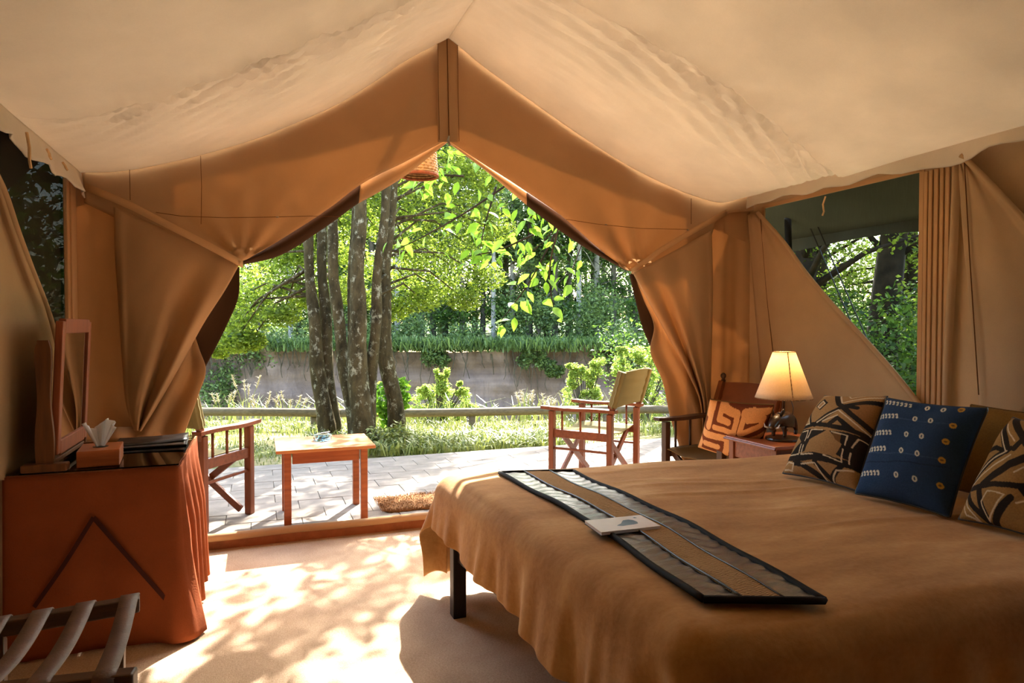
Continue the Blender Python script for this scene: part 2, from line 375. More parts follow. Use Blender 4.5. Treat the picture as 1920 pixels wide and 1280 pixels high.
# ---- inner roof liner: the sagging line where it meets the front canvas, carried back over the room
YC = YF-.03
secL = [onY(x, y, YC) for x, y in [(841, 71), (800, 92), (760, 113), (700, 152), (640, 188), (560, 225), (480, 258), (400, 284), (300, 309), (230, 321), (181, 326)]]
secR = [onY(x, y, YC) for x, y in [(841, 71), (865, 90), (900, 119), (950, 155), (1000, 190), (1100, 259), (1200, 321), (1300, 367), (1350, 380)]]
RX = secL[0].x
secL[-1].x = XL+.03; 
sl = resample([(p.x, p.z) for p in secL], 110); sr = resample([(p.x, p.z) for p in secR]+[(XR-.03, onX(1640, 302, XR-.03).z)], 110)
ZEL, ZER = sl[-1][1], sr[-1][1]
YS = 3.30
def liner(side):
    sec = sl if side < 0 else sr; rows = []
    far = [(1-w)**1.0 for w in np.linspace(0, 1, 60)]; near = [w**1.6 for w in np.linspace(0, 1, 60)]
    for part, ws in ((0, far), (1, near)):
        for w_ in ws:
            r = []
            for i, (x, z) in enumerate(sec):
                s = i/(len(sec)-1); e = math.sin(PI*min(1, s*1.02))**.8 if s < .98 else 0
                ys = YS-.42*math.sin(PI*s)**1.2
                y = ys+.003+(YC-ys-.003)*w_ if part == 0 else ys-.003+(YB-ys)*w_
                dz = 0
                if part == 0:
                    t = y-ys; dz += .05*e*math.exp(-t/.16); ed = min(1, max(0, (YC-y)/.25))
                    w = math.exp(-t/(.5 if side < 0 else .36))*e*ed*min(1, t/.03+.2)
                    q = t*7.5-s*(6.5 if side < 0 else 4.5)+.30*math.sin(s*11)
                    dz += w*(.036*math.sin(2*PI*q)+.030*math.sin(2*PI*(t*15-s*12+.4*math.sin(s*7)))+.010*math.sin(2*PI*(t*29-s*19)))
                    dz += .006*e*ed*math.sin(2*PI*(s*4+t*2.5))
                else:
                    t = ys-y; dz += -.075*e*math.exp(-t/.45)-.02*e
                    dz += .006*e*math.exp(-t/.10)*math.sin(2*PI*s*37)+.010*e*math.exp(-t/.3)*math.sin(2*PI*(s*9-t*2))
                dz += .010*e*math.sin(y*2.1+s*5)
                if side < 0 and s > .55: dz += .03*math.sin((y-1.2)*5.2+s*9)*max(0, s-.55)*2*min(1, max(0, (2.9-y)))*(1-s)**.3
                r.append((x, y, z+dz))
            rows.append(r)
    return MB().grid(rows)
ce = struct(liner(-1).build('ceiling', M['liner'], smooth=True, solid=.004))
liner(1).build('slope_panel', M['liner'], ce, smooth=True, solid=.004)
# hem valances along both eaves, with tie cords
def valance(side):
    x0, z0, rows = (XL+.05, ZEL, []) if side < 0 else (XR-.05, ZER, [])
    rg = random.Random(3)
    for i in range(110):
        y = YC+.01-i*(YC-YB)/109
        drop = (.135 if side < 0 else .115)+.012*math.sin(y*7.5)+.010*math.sin(y*17+1)
        if side > 0: drop += .03*math.exp(-((y-2.75)/.4)**2)
        r = []
        for j in range(9):
            v = j/8
            r.append((x0-side*(.006+v*.03+v*.022*math.sin(y*11)+.008*v*math.sin(y*29)), y, z0+.006-v*drop))
        rows.append(r)
    return MB().grid(rows)
valance(-1).build('valance', M['liner'], ce, smooth=True, solid=.006)
valance(1).build('valance', M['liner'], ce, smooth=True, solid=.006)
for side in (-1, 1):   # stitched fold along the eave
    x0, z0 = (XL+.055, ZEL) if side < 0 else (XR-.055, ZER)
    MB().tube([(x0, YC-.02-k*.2, z0-.002) for k in range(30)], .0035, 5).build('seam', M['seam'], ce)
for side, px, y0, y1 in ((-1, 50, 248, 315), (-1, 88, 280, 298), (-1, 118, 305, 318), (1, 1548, 368, 404)):
    X = XL+.10 if side < 0 else XR-.09
    a, b = onX(px, y0, X), onX(px+(8 if side < 0 else -6), y1, X)
    MB().tube([a, a.lerp(b, .4)+Vector((0, .012, 0)), a.lerp(b, .8)-Vector((0, .008, 0)), b], .006, 6).build('tie_cord', M['cord'], ce)

# ---- front wall
def frontP(px, py, r): return onY(px, py, YF-r)
def gather(pts, amp, k, cx, cy, R):
    """soft folds that run out from a gathered point"""
    def f(px, py):
        d = math.hypot(px-cx, py-cy); a = math.atan2(py-cy, px-cx)
        return amp*math.sin(k*a)*math.exp(-d/R)*min(1, d/25)
    return f
gl = gather(None, .03, 11, 455, 492, 110); gr = gather(None, .035, 10, 1188, 508, 130)
# upper canvas, left and right of the centre band
topL = [(150, 240), (181, 300), (300, 285), (400, 258), (480, 230), (560, 195), (640, 155), (760, 80), (838, 35)]
botL = [(158, 380), (300, 445), (380, 470), (450, 490), (490, 470), (560, 428), (620, 388), (676, 346), (760, 303), (838, 262)]
topR = [(838, 35), (900, 85), (1000, 160), (1100, 230), (1200, 290), (1300, 340), (1350, 350), (1420, 330)]
botR = [(838, 262), (900, 303), (989, 360), (1057, 408), (1119, 462), (1182, 508), (1250, 505), (1300, 490), (1330, 450), (1346, 410), (1428, 394)]
def rlT(u, v): return 0
def upper(A, B, g):
    a, b = resample(A, 90), resample(B, 90); rows = []
    for i in range(90):
        r = []
        for j in range(40):
            u = j/39; p = a[i]*(1-u)+b[i]*u; px, py = p
            rr = g(px, py)+.012*math.sin(u*PI)*math.sin(px*.012+1)+.02*u
            if u > .96: rr -= .012*(u-.96)/.04
            r.append(frontP(px, py, rr))
        rows.append(r)
    return MB().grid(rows)
wf = struct(upper(topL, botL, gl).build('wall_front', M['canvas'], smooth=True, solid=.005))
upper(topR, botR, gr).build('upper_panel', M['canvas'], wf, smooth=True, solid=.005)
# flat canvas beside the opening, running down to the floor with soft vertical folds
def flat(x0, x1, y0, y1, f, n=50):
    rows = []
    for j in range(14):
        v = j/13; r = []
        for i in range(n):
            u = i/(n-1); px = x0+(x1-x0)*u
            p = onY(px, y0, YF); q = Vector((p.x, p.y, 0 if y1 is None else onY(px, y1, YF).z)); w = p.lerp(q, v)
            w.y -= f(u, v); r.append(w)
        rows.append(r)
    return MB().grid(rows)
flat(118, 330, 300, None, lambda u, v: .02*math.sin(u*15+.7)*(.3+v*.7)-.03).build('side_panel', M['canvas'], wf, smooth=True, solid=.005)
flat(1290, 1432, 335, None, lambda u, v: .018*math.sin(u*16+.5)*(.4+v)+.010*math.sin(u*41+v*3)*v-.03).build('side_panel', M['canvas'], wf, smooth=True, solid=.005)
# gable canvas above the liner line (closes the tent to the sky)
MB().grid([[(XL, YF+.02, 2.0), (RX, YF+.02, 2.72), (XR, YF+.02, 2.0)], [(XL, YF+.02, 2.5), (RX, YF+.02, 3.75), (XR, YF+.02, 2.6)]]).build('gable_panel', M['canvas'], wf)
# centre zip band and seams
def strip(pts, w, plane, name, mat, parent, th=.003):
    P = [plane(*p) for p in pts]; m = MB()
    for a, b in zip(P[:-1], P[1:]): m.beam(a, b, w, th, up=(0, 1, 0) if plane is FP else (1, 0, 0))
    return m.build(name, mat, parent)
FP = lambda px, py: onY(px, py, YF-.028)
MB().grid([[FP(x, y) for x in (821, 830, 838, 847, 858)] for y in (60, 130, 200, 262, 266)]).build('zip_band', M['canvas'], wf, solid=.003)
for pts in ([(821, 60), (822, 160), (824, 262)], [(858, 70), (859, 180), (861, 265)]):
    strip(pts, .0026, lambda px, py: onY(px, py, YF-.034), 'seam', M['seam'], wf)
strip([(838, 60), (840, 160), (842, 262)], .004, lambda px, py: onY(px, py, YF-.036), 'zip', M['seam'], wf, .006)
MB().tube([onY(842, 255, YF-.05), onY(840, 264, YF-.055), onY(844, 274, YF-.05)], [.006, .01, .005], 8).build('zip_pull', M['steel'], wf)
FP2 = lambda px, py: onY(px, py, YF-.045)
for pts in ([(376, 292), (378, 350), (377, 420)], [(243, 318), (244, 375)], [(292, 398), (340, 405), (420, 408), (500, 407), (580, 405), (640, 406)], [(1062, 411), (1120, 420), (1200, 428), (1290, 430)], [(1296, 372), (1296, 420)]):
    strip(pts, .004, FP2, 'seam', M['seam'], wf)
for px, py in ((520, 408), (1136, 422), (1290, 432)):
    p = FP2(px, py); MB().lathe([(.004, 0), (.012, .004), (.004, .008)], 10, (0, 0, 0)).add([], []).build('hook', M['steel'], wf).location = p
# threshold
MB().grid([[ (x, y, z) for x in np.linspace(-.45, 2.9, 20)] for y, z in ((YF-.01, 0), (YF-.012, .062), (YF-.012, .064), (YF+.05, .066))]).build('riser', M['riser'], wf)
tr = struct(MB().tube([(x, YF-.02+.003*math.sin(x*5), .078+.002*math.sin(x*9)) for x in np.linspace(-.5, 2.9, 24)], .024, 10).build('trim_1', M['canvas'], smooth=True))

# ---- door flaps: gathered canvas held open by a strap
def flap_obj(name, A, B, n, m, rel_, base, mat, parent, solid=.006):
    return loft(A, B, n, m, rel_, lambda px, py, r: onY(px, py, YF-base-r)).build(name, mat, parent, smooth=True, solid=solid)
def hollow(u, c, w): return math.exp(-((u-c)/w)**2)
rn = np.random.default_rng(5); WR = [(rn.uniform(3, 14), rn.uniform(3, 16), rn.uniform(0, 6)) for _ in range(9)]
def crumple(u, v, s=.006): return s*sum(math.sin(a*u+b*v+c+1.3*math.sin(b*u)) for a, b, c in WR)/3
fL = tag(flap_obj('door_flap', [(214, 388), (216, 470), (222, 560), (230, 680), (240, 770), (252, 806)], [(452, 490), (424, 540), (385, 600), (335, 690), (285, 775), (264, 808)], 70, 60,
    lambda u, v: .07*math.sin(PI*min(1, u*1.0))**.7*(.5+.5*v)-.07*hollow(u, .72-.05*v, .10)*min(1, v*3)+.035*hollow(u, .9, .07)*min(1, v*3)+crumple(u, v)*hollow(u, .3, .35)+.01*hollow(u, .05, .04),
    .06, M['canvas'], None), 'tan canvas door flap tied back beside the dressing table into a wide triangle', 'tent flap')
flap_obj('under_fold', [(360, 626), (333, 680), (290, 760), (256, 818)], [(364, 624), (374, 655), (386, 692), (372, 740), (345, 815)], 50, 30,
    lambda u, v: .02*math.sin(u*9)*v+.05*u*v-.02*hollow(u, .55, .2), .035, M['canvas'], fL)
flap_obj('lower_skirt', [(200, 800), (205, 880), (208, 960)], [(345, 800), (342, 880), (338, 960)], 12, 40, lambda u, v: .025*math.sin(u*14)*(1-.2*v), .03, M['canvas'], fL)
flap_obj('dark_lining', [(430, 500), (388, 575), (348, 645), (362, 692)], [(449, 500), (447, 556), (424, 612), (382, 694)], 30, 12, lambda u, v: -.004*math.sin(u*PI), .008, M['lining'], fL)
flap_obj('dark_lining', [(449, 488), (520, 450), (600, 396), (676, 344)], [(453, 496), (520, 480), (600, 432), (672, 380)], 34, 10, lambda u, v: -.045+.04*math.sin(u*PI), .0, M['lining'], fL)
flap_obj('edge_facing', [(674, 343), (740, 310), (838, 258)], [(672, 381), (745, 339), (839, 266)], 24, 8, lambda u, v: -.05+.03*math.sin(u*PI), .0, M['canvas'], fL)
FPs = lambda px, py: onY(px, py, YF-.16)
def strap(pts, parent, base=.14):
    P = [onY(x, y, YF-b) for x, y, b in pts]; m = MB()
    rows = [[p+Vector((0, 0, s*.022)) for s in (-1, 0, 1)] for p in P]
    return m.grid(rows).build('tie_strap', M['hem'], parent, smooth=True, solid=.006)
strap([(160, 350, .03), (200, 366, .07), (250, 388, .11), (320, 424, .14), (400, 465, .13), (440, 487, .09), (455, 495, .03)], fL)
fR = tag(flap_obj('door_flap', [(1187, 512), (1214, 561), (1250, 626), (1290, 700), (1312, 752), (1318, 800), (1322, 860)], [(1334, 432), (1336, 520), (1335, 610), (1333, 690), (1332, 760), (1333, 800), (1335, 860)], 70, 60,
    lambda u, v: .05*math.sin(PI*u)**.7+.035*hollow(u, .06, .08)-.05*hollow(u, .2, .08)*min(1, v*4)+.03*hollow(u, .34, .08)*min(1, v*3)-.02*hollow(u, .52, .1)+crumple(u, v, .007)*hollow(u, .65, .3)+.008*hollow(u, .97, .03),
    .06, M['canvas'], None), 'tan canvas door flap tied back beside the armchair, folds fanning down from its strap', 'tent flap')
flap_obj('under_fold', [(1188, 512), (1206, 560), (1226, 612), (1219, 656), (1241, 712), (1256, 780), (1276, 850), (1280, 900)], [(1196, 512), (1236, 585), (1280, 668), (1312, 735), (1328, 770), (1332, 800), (1335, 850), (1336, 900)], 60, 30,
    lambda u, v: .018*math.sin(u*10+.6)*min(1, v*2)+.02*v, .03, M['canvas'], fR)
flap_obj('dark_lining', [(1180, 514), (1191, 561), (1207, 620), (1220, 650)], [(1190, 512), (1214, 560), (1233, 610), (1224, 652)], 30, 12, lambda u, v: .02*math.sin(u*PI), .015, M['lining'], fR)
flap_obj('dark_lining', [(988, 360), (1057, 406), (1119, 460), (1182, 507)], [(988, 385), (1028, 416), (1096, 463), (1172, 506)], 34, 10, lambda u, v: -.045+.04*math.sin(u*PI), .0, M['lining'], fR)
flap_obj('edge_facing', [(838, 258), (900, 302), (990, 362)], [(839, 266), (905, 315), (990, 386)], 24, 8, lambda u, v: -.05+.03*math.sin(u*PI), .0, M['canvas'], fR)
strap([(1362, 398, .03), (1335, 413, .1), (1290, 438, .12), (1240, 468, .12), (1200, 497, .09), (1184, 510, .03)], fR)

# ---- side walls: canvas round the netted windows
def wall_rects(X, holes, y0, y1, ztop):
    m = MB(); ys = sorted({y0, y1}|{h[0] for h in holes}|{h[1] for h in holes})
    for a, b in zip(ys[:-1], ys[1:]):
        h = next((h for h in holes if h[0] <= a and h[1] >= b), None)
        for z0, z1 in ([(0, ztop)] if h is None else [(0, h[2]), (h[3], ztop)]):
            m.add([(X, a, z0), (X, b, z0), (X, b, z1), (X, a, z1)], [(0, 1, 2, 3)])
    return m
wy0, wz1 = onX(1731, 335, XR).y, onX(1728, 334, XR).z
HR = [(wy0, 4.24, .80, 2.27), (.55, 2.28, .80, 2.29)]
wr = struct(wall_rects(XR, HR, YB, YF+.04, 2.6).build('wall_right', M['canvas_side'], solid=.006))
HL = [(2.2, onX(124, 400, XL).y, .95, 2.16)]
wl = struct(wall_rects(XL, HL, YB, YF+.04, 2.6).build('wall_left', M['canvas_side'], solid=.006))
wb = struct(MB().grid([[(x, YB, z) for x in (XL, RX, XR)] for z in (0, 2.2, 3.7)]).build('wall_back', M['canvas_side'], solid=.006))
for k, (X, h, mt) in enumerate(((XR, HR[0], 'net'), (XR, HR[1], 'net'), (XL, HL[0], 'net_dark'))):
    s = 1 if X > 0 else -1
    w = struct(MB().add([(X+.01*s, h[0]-.02, h[2]-.02), (X+.01*s, h[1]+.02, h[2]-.02), (X+.01*s, h[1]+.02, h[3]+.02), (X+.01*s, h[0]-.02, h[3]+.02)], [(0, 1, 2, 3)]).build(f'window_{k+1}', M[mt]))
    for a, b in (((h[0], h[3]), (h[1], h[3])), ((h[0], h[2]), (h[1], h[2])), ((h[0], h[2]), (h[0], h[3])), ((h[1], h[2]), (h[1], h[3]))):
        MB().beam((X-.008*s, a[0], a[1]), (X-.008*s, b[0], b[1]), .03, .014, up=(1, 0, 0)).build('hem_band', M['hem'], w, bevel=.003)
# upright webbing bands between the two right-hand windows, and one pair at the left window
for px0, px1 in ((1734, 1741), (1743, 1750), (1753, 1761), (1764, 1771), (1774, 1782)):
    a, b = onX(px0, 330, XR-.02), onX(px1, 330, XR-.02)
    MB().box(((XR-.022), (a.y+b.y)/2, 1.1), (.014, abs(a.y-b.y), 2.3)).build('webbing_band', M['hem'], wr, bevel=.004)
MB().grid([[(XR-.03-.02*math.sin(v*PI), y+.02*math.sin(z*2), z) for v, y in zip(np.linspace(0, 1, 6), np.linspace(onX(1783, 500, XR).y, onX(1800, 500, XR).y, 6))] for z in np.linspace(0, 2.32, 10)]).build('zip_fly', M['canvas_side'], wr, smooth=True)
for px0, px1 in ((125, 129), (133, 146)):
    a, b = onX(px0, 450, XL+.02), onX(px1, 450, XL+.02)
    MB().box((XL+.015, (a.y+b.y)/2, 1.1), (.02, abs(a.y-b.y), 2.25)).build('webbing_band', M['hem'], wl, bevel=.004)
# loosened window flaps, folded down on a diagonal
def wflap(name, label, left, diag, X, bulge, mat, n=44, m=34):
    s = 1 if X > 0 else -1
    o = loft(left, diag, n, m, lambda u, v: bulge*math.sin(PI*u)*math.sin(PI*min(1, v*.9+.05))+.006*math.sin(u*13+v*5)+.03*hollow(u, .97, .06)+crumple(u, v, .003),
             lambda px, py, r: onX(px, py, X-s*r)).build(name, mat, None, smooth=True, solid=.006)
    tag(o, label, 'tent flap')
    d = resample(diag, 30); MB().tube([onX(p[0], p[1], X-s*.035) for p in d], .016, 8).build('rolled_edge', mat, o, smooth=True)
    return o
wflap('window_flap', 'tan canvas window flap folded down on a diagonal behind the lit lamp', [(1402, 402), (1408, 480), (1416, 580), (1426, 700), (1432, 780), (1436, 860), (1438, 900)], [(1421, 399), (1470, 455), (1508, 508), (1560, 570), (1625, 640), (1690, 715), (1732, 770)], XR-.03, .05, M['canvas_side'])
wflap('window_flap', 'tan canvas window flap at the edge of the frame behind the bed head', [(1797, 292), (1803, 400), (1815, 540), (1826, 650), (1836, 760), (1840, 830)], [(1803, 291), (1850, 337), (1900, 390), (1960, 455), (2040, 540), (2110, 640)], XR-.03, .03, M['canvas_side'])
wflap('window_flap', 'pale tan window flap folded down beside the mirror on the dressing table', [(-160, 240), (-150, 400), (-140, 560), (-130, 740), (-125, 900)], [(-60, 250), (0, 345), (30, 430), (60, 510), (84, 570), (110, 660), (122, 760), (124, 900)], XL+.03, .015, M['canvas_side'])
for pts in ([(1426, 410), (1438, 560), (1458, 740)], [(1808, 300), (1818, 480), (1835, 740)]):
    MB().tube([onX(x, y, XR-.055) for x, y in pts], .003, 5).build('seam', M['seam'], wr)
# outer roof fly over the whole tent
rf = MB()
for sx, ex in ((-1, XL-.1), (1, XR+.1)):
    rf.grid([[(RX+(ex-RX)*u, y, 4.0-1.34*u-.08*math.sin(PI*u)) for u in np.linspace(0, 1, 12)] for y in np.linspace(YB-.2, YF+.30, 20)])
bf = MB()  # unseen opaque sheet, added to keep roof light out of the rear half
for sx, ex in ((-1, XL-.1), (1, XR+.1)):
    bf.grid([[(RX+(ex-RX)*u, y, 4.05-1.34*u-.08*math.sin(PI*u)) for u in np.linspace(0, 1, 12)] for y in np.linspace(YB-.2, 1.6, 12)])
tag(bf.build('rear_light_block', M['black'], smooth=True, solid=.006), 'unseen dark sheet added over the rear of the tent roof to block light', 'tent fly')
tag(rf.build('roof_fly', M['roof'], smooth=True, solid=.006), 'outer fly sheet stretched over the tent roof', 'tent fly')
# grey fly sheet reaching out past the side windows, on a pole with guy ropes
aw = MB().grid([[(XR+.08+u*.95, y, 2.62-.46*u-.03*math.sin(u*PI)) for u in np.linspace(0, 1, 8)] for y in np.linspace(-2, 5.4, 30)]).build('side_fly', M['fly'], None, smooth=True, solid=.006)
tag(aw, 'dark grey fly sheet overhanging the netted window beside the bed', 'tent fly')
MB().grid([[(XR+1.03, y, 2.16-.1*v+.02*math.cos(y*3)*v) for v in (0, 1)] for y in np.linspace(-2, 5.4, 40)]).build('fly_hem', M['fly'], aw, solid=.006)
aw2 = MB().grid([[(XL-.08-u*.8, y, 2.62-.9*u) for u in np.linspace(0, 1, 8)] for y in np.linspace(-2, 5.0, 20)]).build('side_fly', M['fly'], None, smooth=True, solid=.006)
MB().grid([[(XL-.88-.02*math.sin(y*4), y, 1.74-v*1.7) for v in np.linspace(0, 1, 6)] for y in np.linspace(-2, 5.0, 40)]).build('fly_wall', M['fly'], aw2, solid=.006)
tag(aw2, 'dark grey fly sheet close outside the window by the mirror', 'tent fly')
pp = onX(1476, 390, 4.4); pq = onX(1500, 520, 4.5); pq.z = 0; 
tag(MB().tube([(pp.x, pp.y, 2.45), (pp.x+.1, pp.y-.02, 0)], .03, 10).build('tent_pole', M['black'], smooth=True), 'black tent pole outside the net behind the lamp', 'pole')
for a, b in (((1505, 395), (1575, 590)), ((1520, 395), (1590, 600))):
    A = onX(*a, 4.55); B = A+Vector((.8, -.55, -A.z)); tag(MB().tube([A, B], .006, 6).build('guy_rope', M['black']), ('dark guy rope next to the black pole outside the netted window' if a[0] < 1510 else 'dark guy rope outside the net, second from the black pole'), 'rope', 'guy ropes outside the window')
# ================================================================== FURNITURE
# ---- bed
BR = math.radians(-5); bo = Vector((.885, 3.13, 0)); BL, BW, BT = 2.08, 1.76, .615
def bedw(a, b, z): c, s = math.cos(BR), math.sin(BR); return Vector((bo.x+a*c+b*.074, bo.y+a*s-b*.997, z))
bed = thing('bed', 'wide wooden bed on square dark legs with a plank headboard', 'bed', Vector((bo.x+.0, bo.y-.10, 0)), 0)
BLc, BWc = BL, BW; BL, BW = 1.98, 1.62
for a, b in ((-.035, .06), (.12, BW-.12), (BL-.1, .12), (BL-.1, BW-.12)):
    box('leg', (a, -b, .19), (.062, .062, .38), M['bed_frame'], bed, .004)
for b in (.03, BW-.03): box('side_rail', (BL/2, -b, .33), (BL-.08, .03, .14), M['bed_frame'], bed)
MB().beam((-.03, -.08, .33), (.11, -BW+.08, .33), .03, .14).build('foot_rail', M['bed_frame'], bed)
MB().box((BL/2+.14, -BW/2, .45), (BL-.30, BW-.10, .20)).build('mattress', M['paper'], bed, bevel=.06)
hb = Vector((BL+.03, 0, 0))
box('headboard_rail', (BL+.02, -1.07, .885), (.05, 1.52, .15), M['dark_wood'], bed, .008)
box('headboard_rail', (BL+.02, -1.07, .62), (.04, 1.46, .16), M['dark_wood'], bed, .008)
for b in (.46, 1.68): box('headboard_post', (BL+.055, -b, .46), (.05, .07, .92), M['dark_wood_z'], bed, .01)
BL, BW = BLc, BWc
def spread():
    r, DF, DFAR, DN = .095, .36, .585, .46
    A = list(np.linspace(-DF, 0, 26))+list(np.linspace(.03, BL-.04, 84)); B = list(np.linspace(-DFAR, 0, 26))+list(np.linspace(.02, BW-.02, 76))+list(np.linspace(BW, BW+DN, 26))
    rows = []
    for b in B:
        row = []
        for a in A:
            oa, ob = min(a, 0)*(.30+.16*max(0, min(b, BW))/BW)/DF, (min(b, 0) if b < BW else b-BW)
            e = math.hypot(oa, ob); ca, cb = max(a, 0), min(max(b, 0), BW); z = BT; da = db = 0
            if e > 0:
                ua, ub = oa/e, ob/e; t = min(e/r, PI/2); out_ = r*math.sin(t); dr = r*(1-math.cos(t)); rest = max(0, e-r*PI/2)
                tang = ca*1.0+cb if e else 0
                ang = math.atan2(ub, -ua) if oa and ob else 0
                f = rest/.4
                corner = abs(ua*ub)*2
                fold = .022*math.sin(tang*13+ang*5.5+.8*math.sin(tang*4))+.015*math.sin(tang*31+ang*9+1)+.009*math.sin(tang*57+2*math.sin(tang*9))
                out_ += rest*(.10+.18*corner)+fold*min(1, f*1.3)
                dr += rest*(.98-.10*corner)+.012*math.sin(tang*6)*f
                da, db, z = ua*out_, ub*out_, BT-dr
            a2, b2 = ca+da, cb+db
            if e == 0 or e < .05:
                z += .007*math.sin(a*3.1+1)*math.sin(b*2.7)+.004*math.sin(a*7+b*5)
                for b0, sl, am, a0, a1 in ((.42, .06, .009, .55, 1.5), (.62, .03, .010, .5, 2.0), (.30, .10, .006, .5, 1.3), (1.24, -.03, .009, .75, 2.0), (.9, .05, .006, .6, 1.3), (.12, .02, .007, .3, 1.3)):
                    if a0 < a < a1: z += am*math.exp(-((b-b0-sl*a-.015*math.sin(a*5))/.014)**2)*min(1, (a-a0)*5, (a1-a)*5)
                edge = min(ca, cb, BW-cb)
            row.append(bedw(a2, b2, z))
        rows.append(row)
    return MB().grid(rows)
bs = tag(spread().build('bedspread', M['bed'], smooth=True, solid=.008), 'orange tan suede bedspread draped over the bed almost to the floor', 'bedspread')
ed = bs.modifiers.new('sub', 'SUBSURF'); ed.levels = ed.render_levels = 1

# runner across the bed
zr = BT+.014
rc = [onZ(940, 888, zr), onZ(1078, 886, zr), onZ(1552, 1127, zr), onZ(1325, 1128, zr)]   # far left, far right, near right, near left
def rp(u, v, dz=0):
    a, b = rc[0].lerp(rc[1], u), rc[3].lerp(rc[2], u); p = a.lerp(b, v)
    p.x += .018*math.sin(v*PI)*1.2-.01*math.sin(v*7+1); p.z = zr+dz+.003*math.sin(v*21+u*2); return p
def rstrip(u0, u1, dz, n=60, m=10, rip=0):
    return MB().grid([[rp(u0+(u1-u0)*j/(m-1), i/(n-1), dz+rip*math.sin(i*1.05+2*math.sin(j*.5+i*.13))) for j in range(m)] for i in range(n)])
M['edge'] = m_plain('dark_binding', lin(30, 26, 26), .75, spec=.15)
rn_ = thing('bed_runner', 'long leather runner with a woven tan strip laid across the foot of the bed', 'bed runner', (rc[0]+rc[2])/2)
def sub(o, root):
    o.parent = root; o.matrix_parent_inverse = Matrix.Translation(-root.location)  # keeps world coordinates for an unturned root
    return o
sub(rstrip(.0, .34, .004, 150, 12, .0022).build('leather_panel', M['runner'], smooth=True, solid=.004), rn_)
sub(rstrip(.66, 1.0, .004, 150, 12, .0022).build('leather_panel', M['runner'], smooth=True, solid=.004), rn_)
sub(rstrip(.32, .68, .008, 80, 12, .0006).build('woven_strip', M['weave'], smooth=True, solid=.005), rn_)
for u in (0, 1): sub(MB().tube([rp(u, t, .006) for t in np.linspace(0, 1, 50)], .010, 6).build('border', M['edge'], smooth=True), rn_)
for v in (0, 1): sub(MB().tube([rp(t, v, .006) for t in np.linspace(0, 1, 14)], .010, 6).build('border', M['edge'], smooth=True), rn_)
for u in (.325, .672): sub(MB().tube([rp(u, t, .012) for t in np.linspace(0, 1, 60)], .0035, 5).build('piping', M['black'], smooth=True), rn_)
# booklet
zb = BT+.036
bk = [onZ(1097, 976, zb), onZ(1201, 965.5, zb), onZ(1238, 986, zb), onZ(1128, 998, zb)]
bc = sum(bk, Vector())/4
bt = thing('booklet', 'pale booklet with a grey-blue blot on its cover lying on the bed runner', 'booklet', bc)
def slab(q, z0, z1): return MB().add([Vector((p.x, p.y, z)) for z in (z0, z1) for p in q], [(3, 2, 1, 0), (4, 5, 6, 7), (0, 1, 5, 4), (1, 2, 6, 5), (2, 3, 7, 6), (3, 0, 4, 7)])
sub(slab(bk, zb-.010, zb-.001).build('pages', M['paper']), bt)
sub(slab([bc+(p-bc)*1.01 for p in bk], zb-.001, zb+.001).build('cover', M['paper']), bt)
sub(slab([bc+(p-bc)*1.012 for p in bk], zb-.012, zb-.010).build('back_cover', M['black']), bt)
M['blot'] = m_plain('blue_grey_print', lin(122, 146, 168), .7, bump=0)
def bp(u, v): return bk[0].lerp(bk[1], u).lerp(bk[3].lerp(bk[2], u), v)
blob = [(.52, .42), (.58, .30), (.68, .28), (.74, .36), (.76, .52), (.73, .66), (.64, .70), (.55, .70), (.45, .72), (.36, .66), (.42, .58), (.48, .52)]
sub(MB().add([Vector((*bp(u, v).xy, zb+.0016)) for u, v in blob], [tuple(range(len(blob)))]).build('printed_blot', M['blot']), bt)
dot = [(.80, .16), (.84, .14), (.86, .22), (.81, .23)]
sub(MB().add([Vector((*bp(u, v).xy, zb+.0016)) for u, v in dot], [(0, 1, 2, 3)]).build('printed_mark', M['blot']), bt)

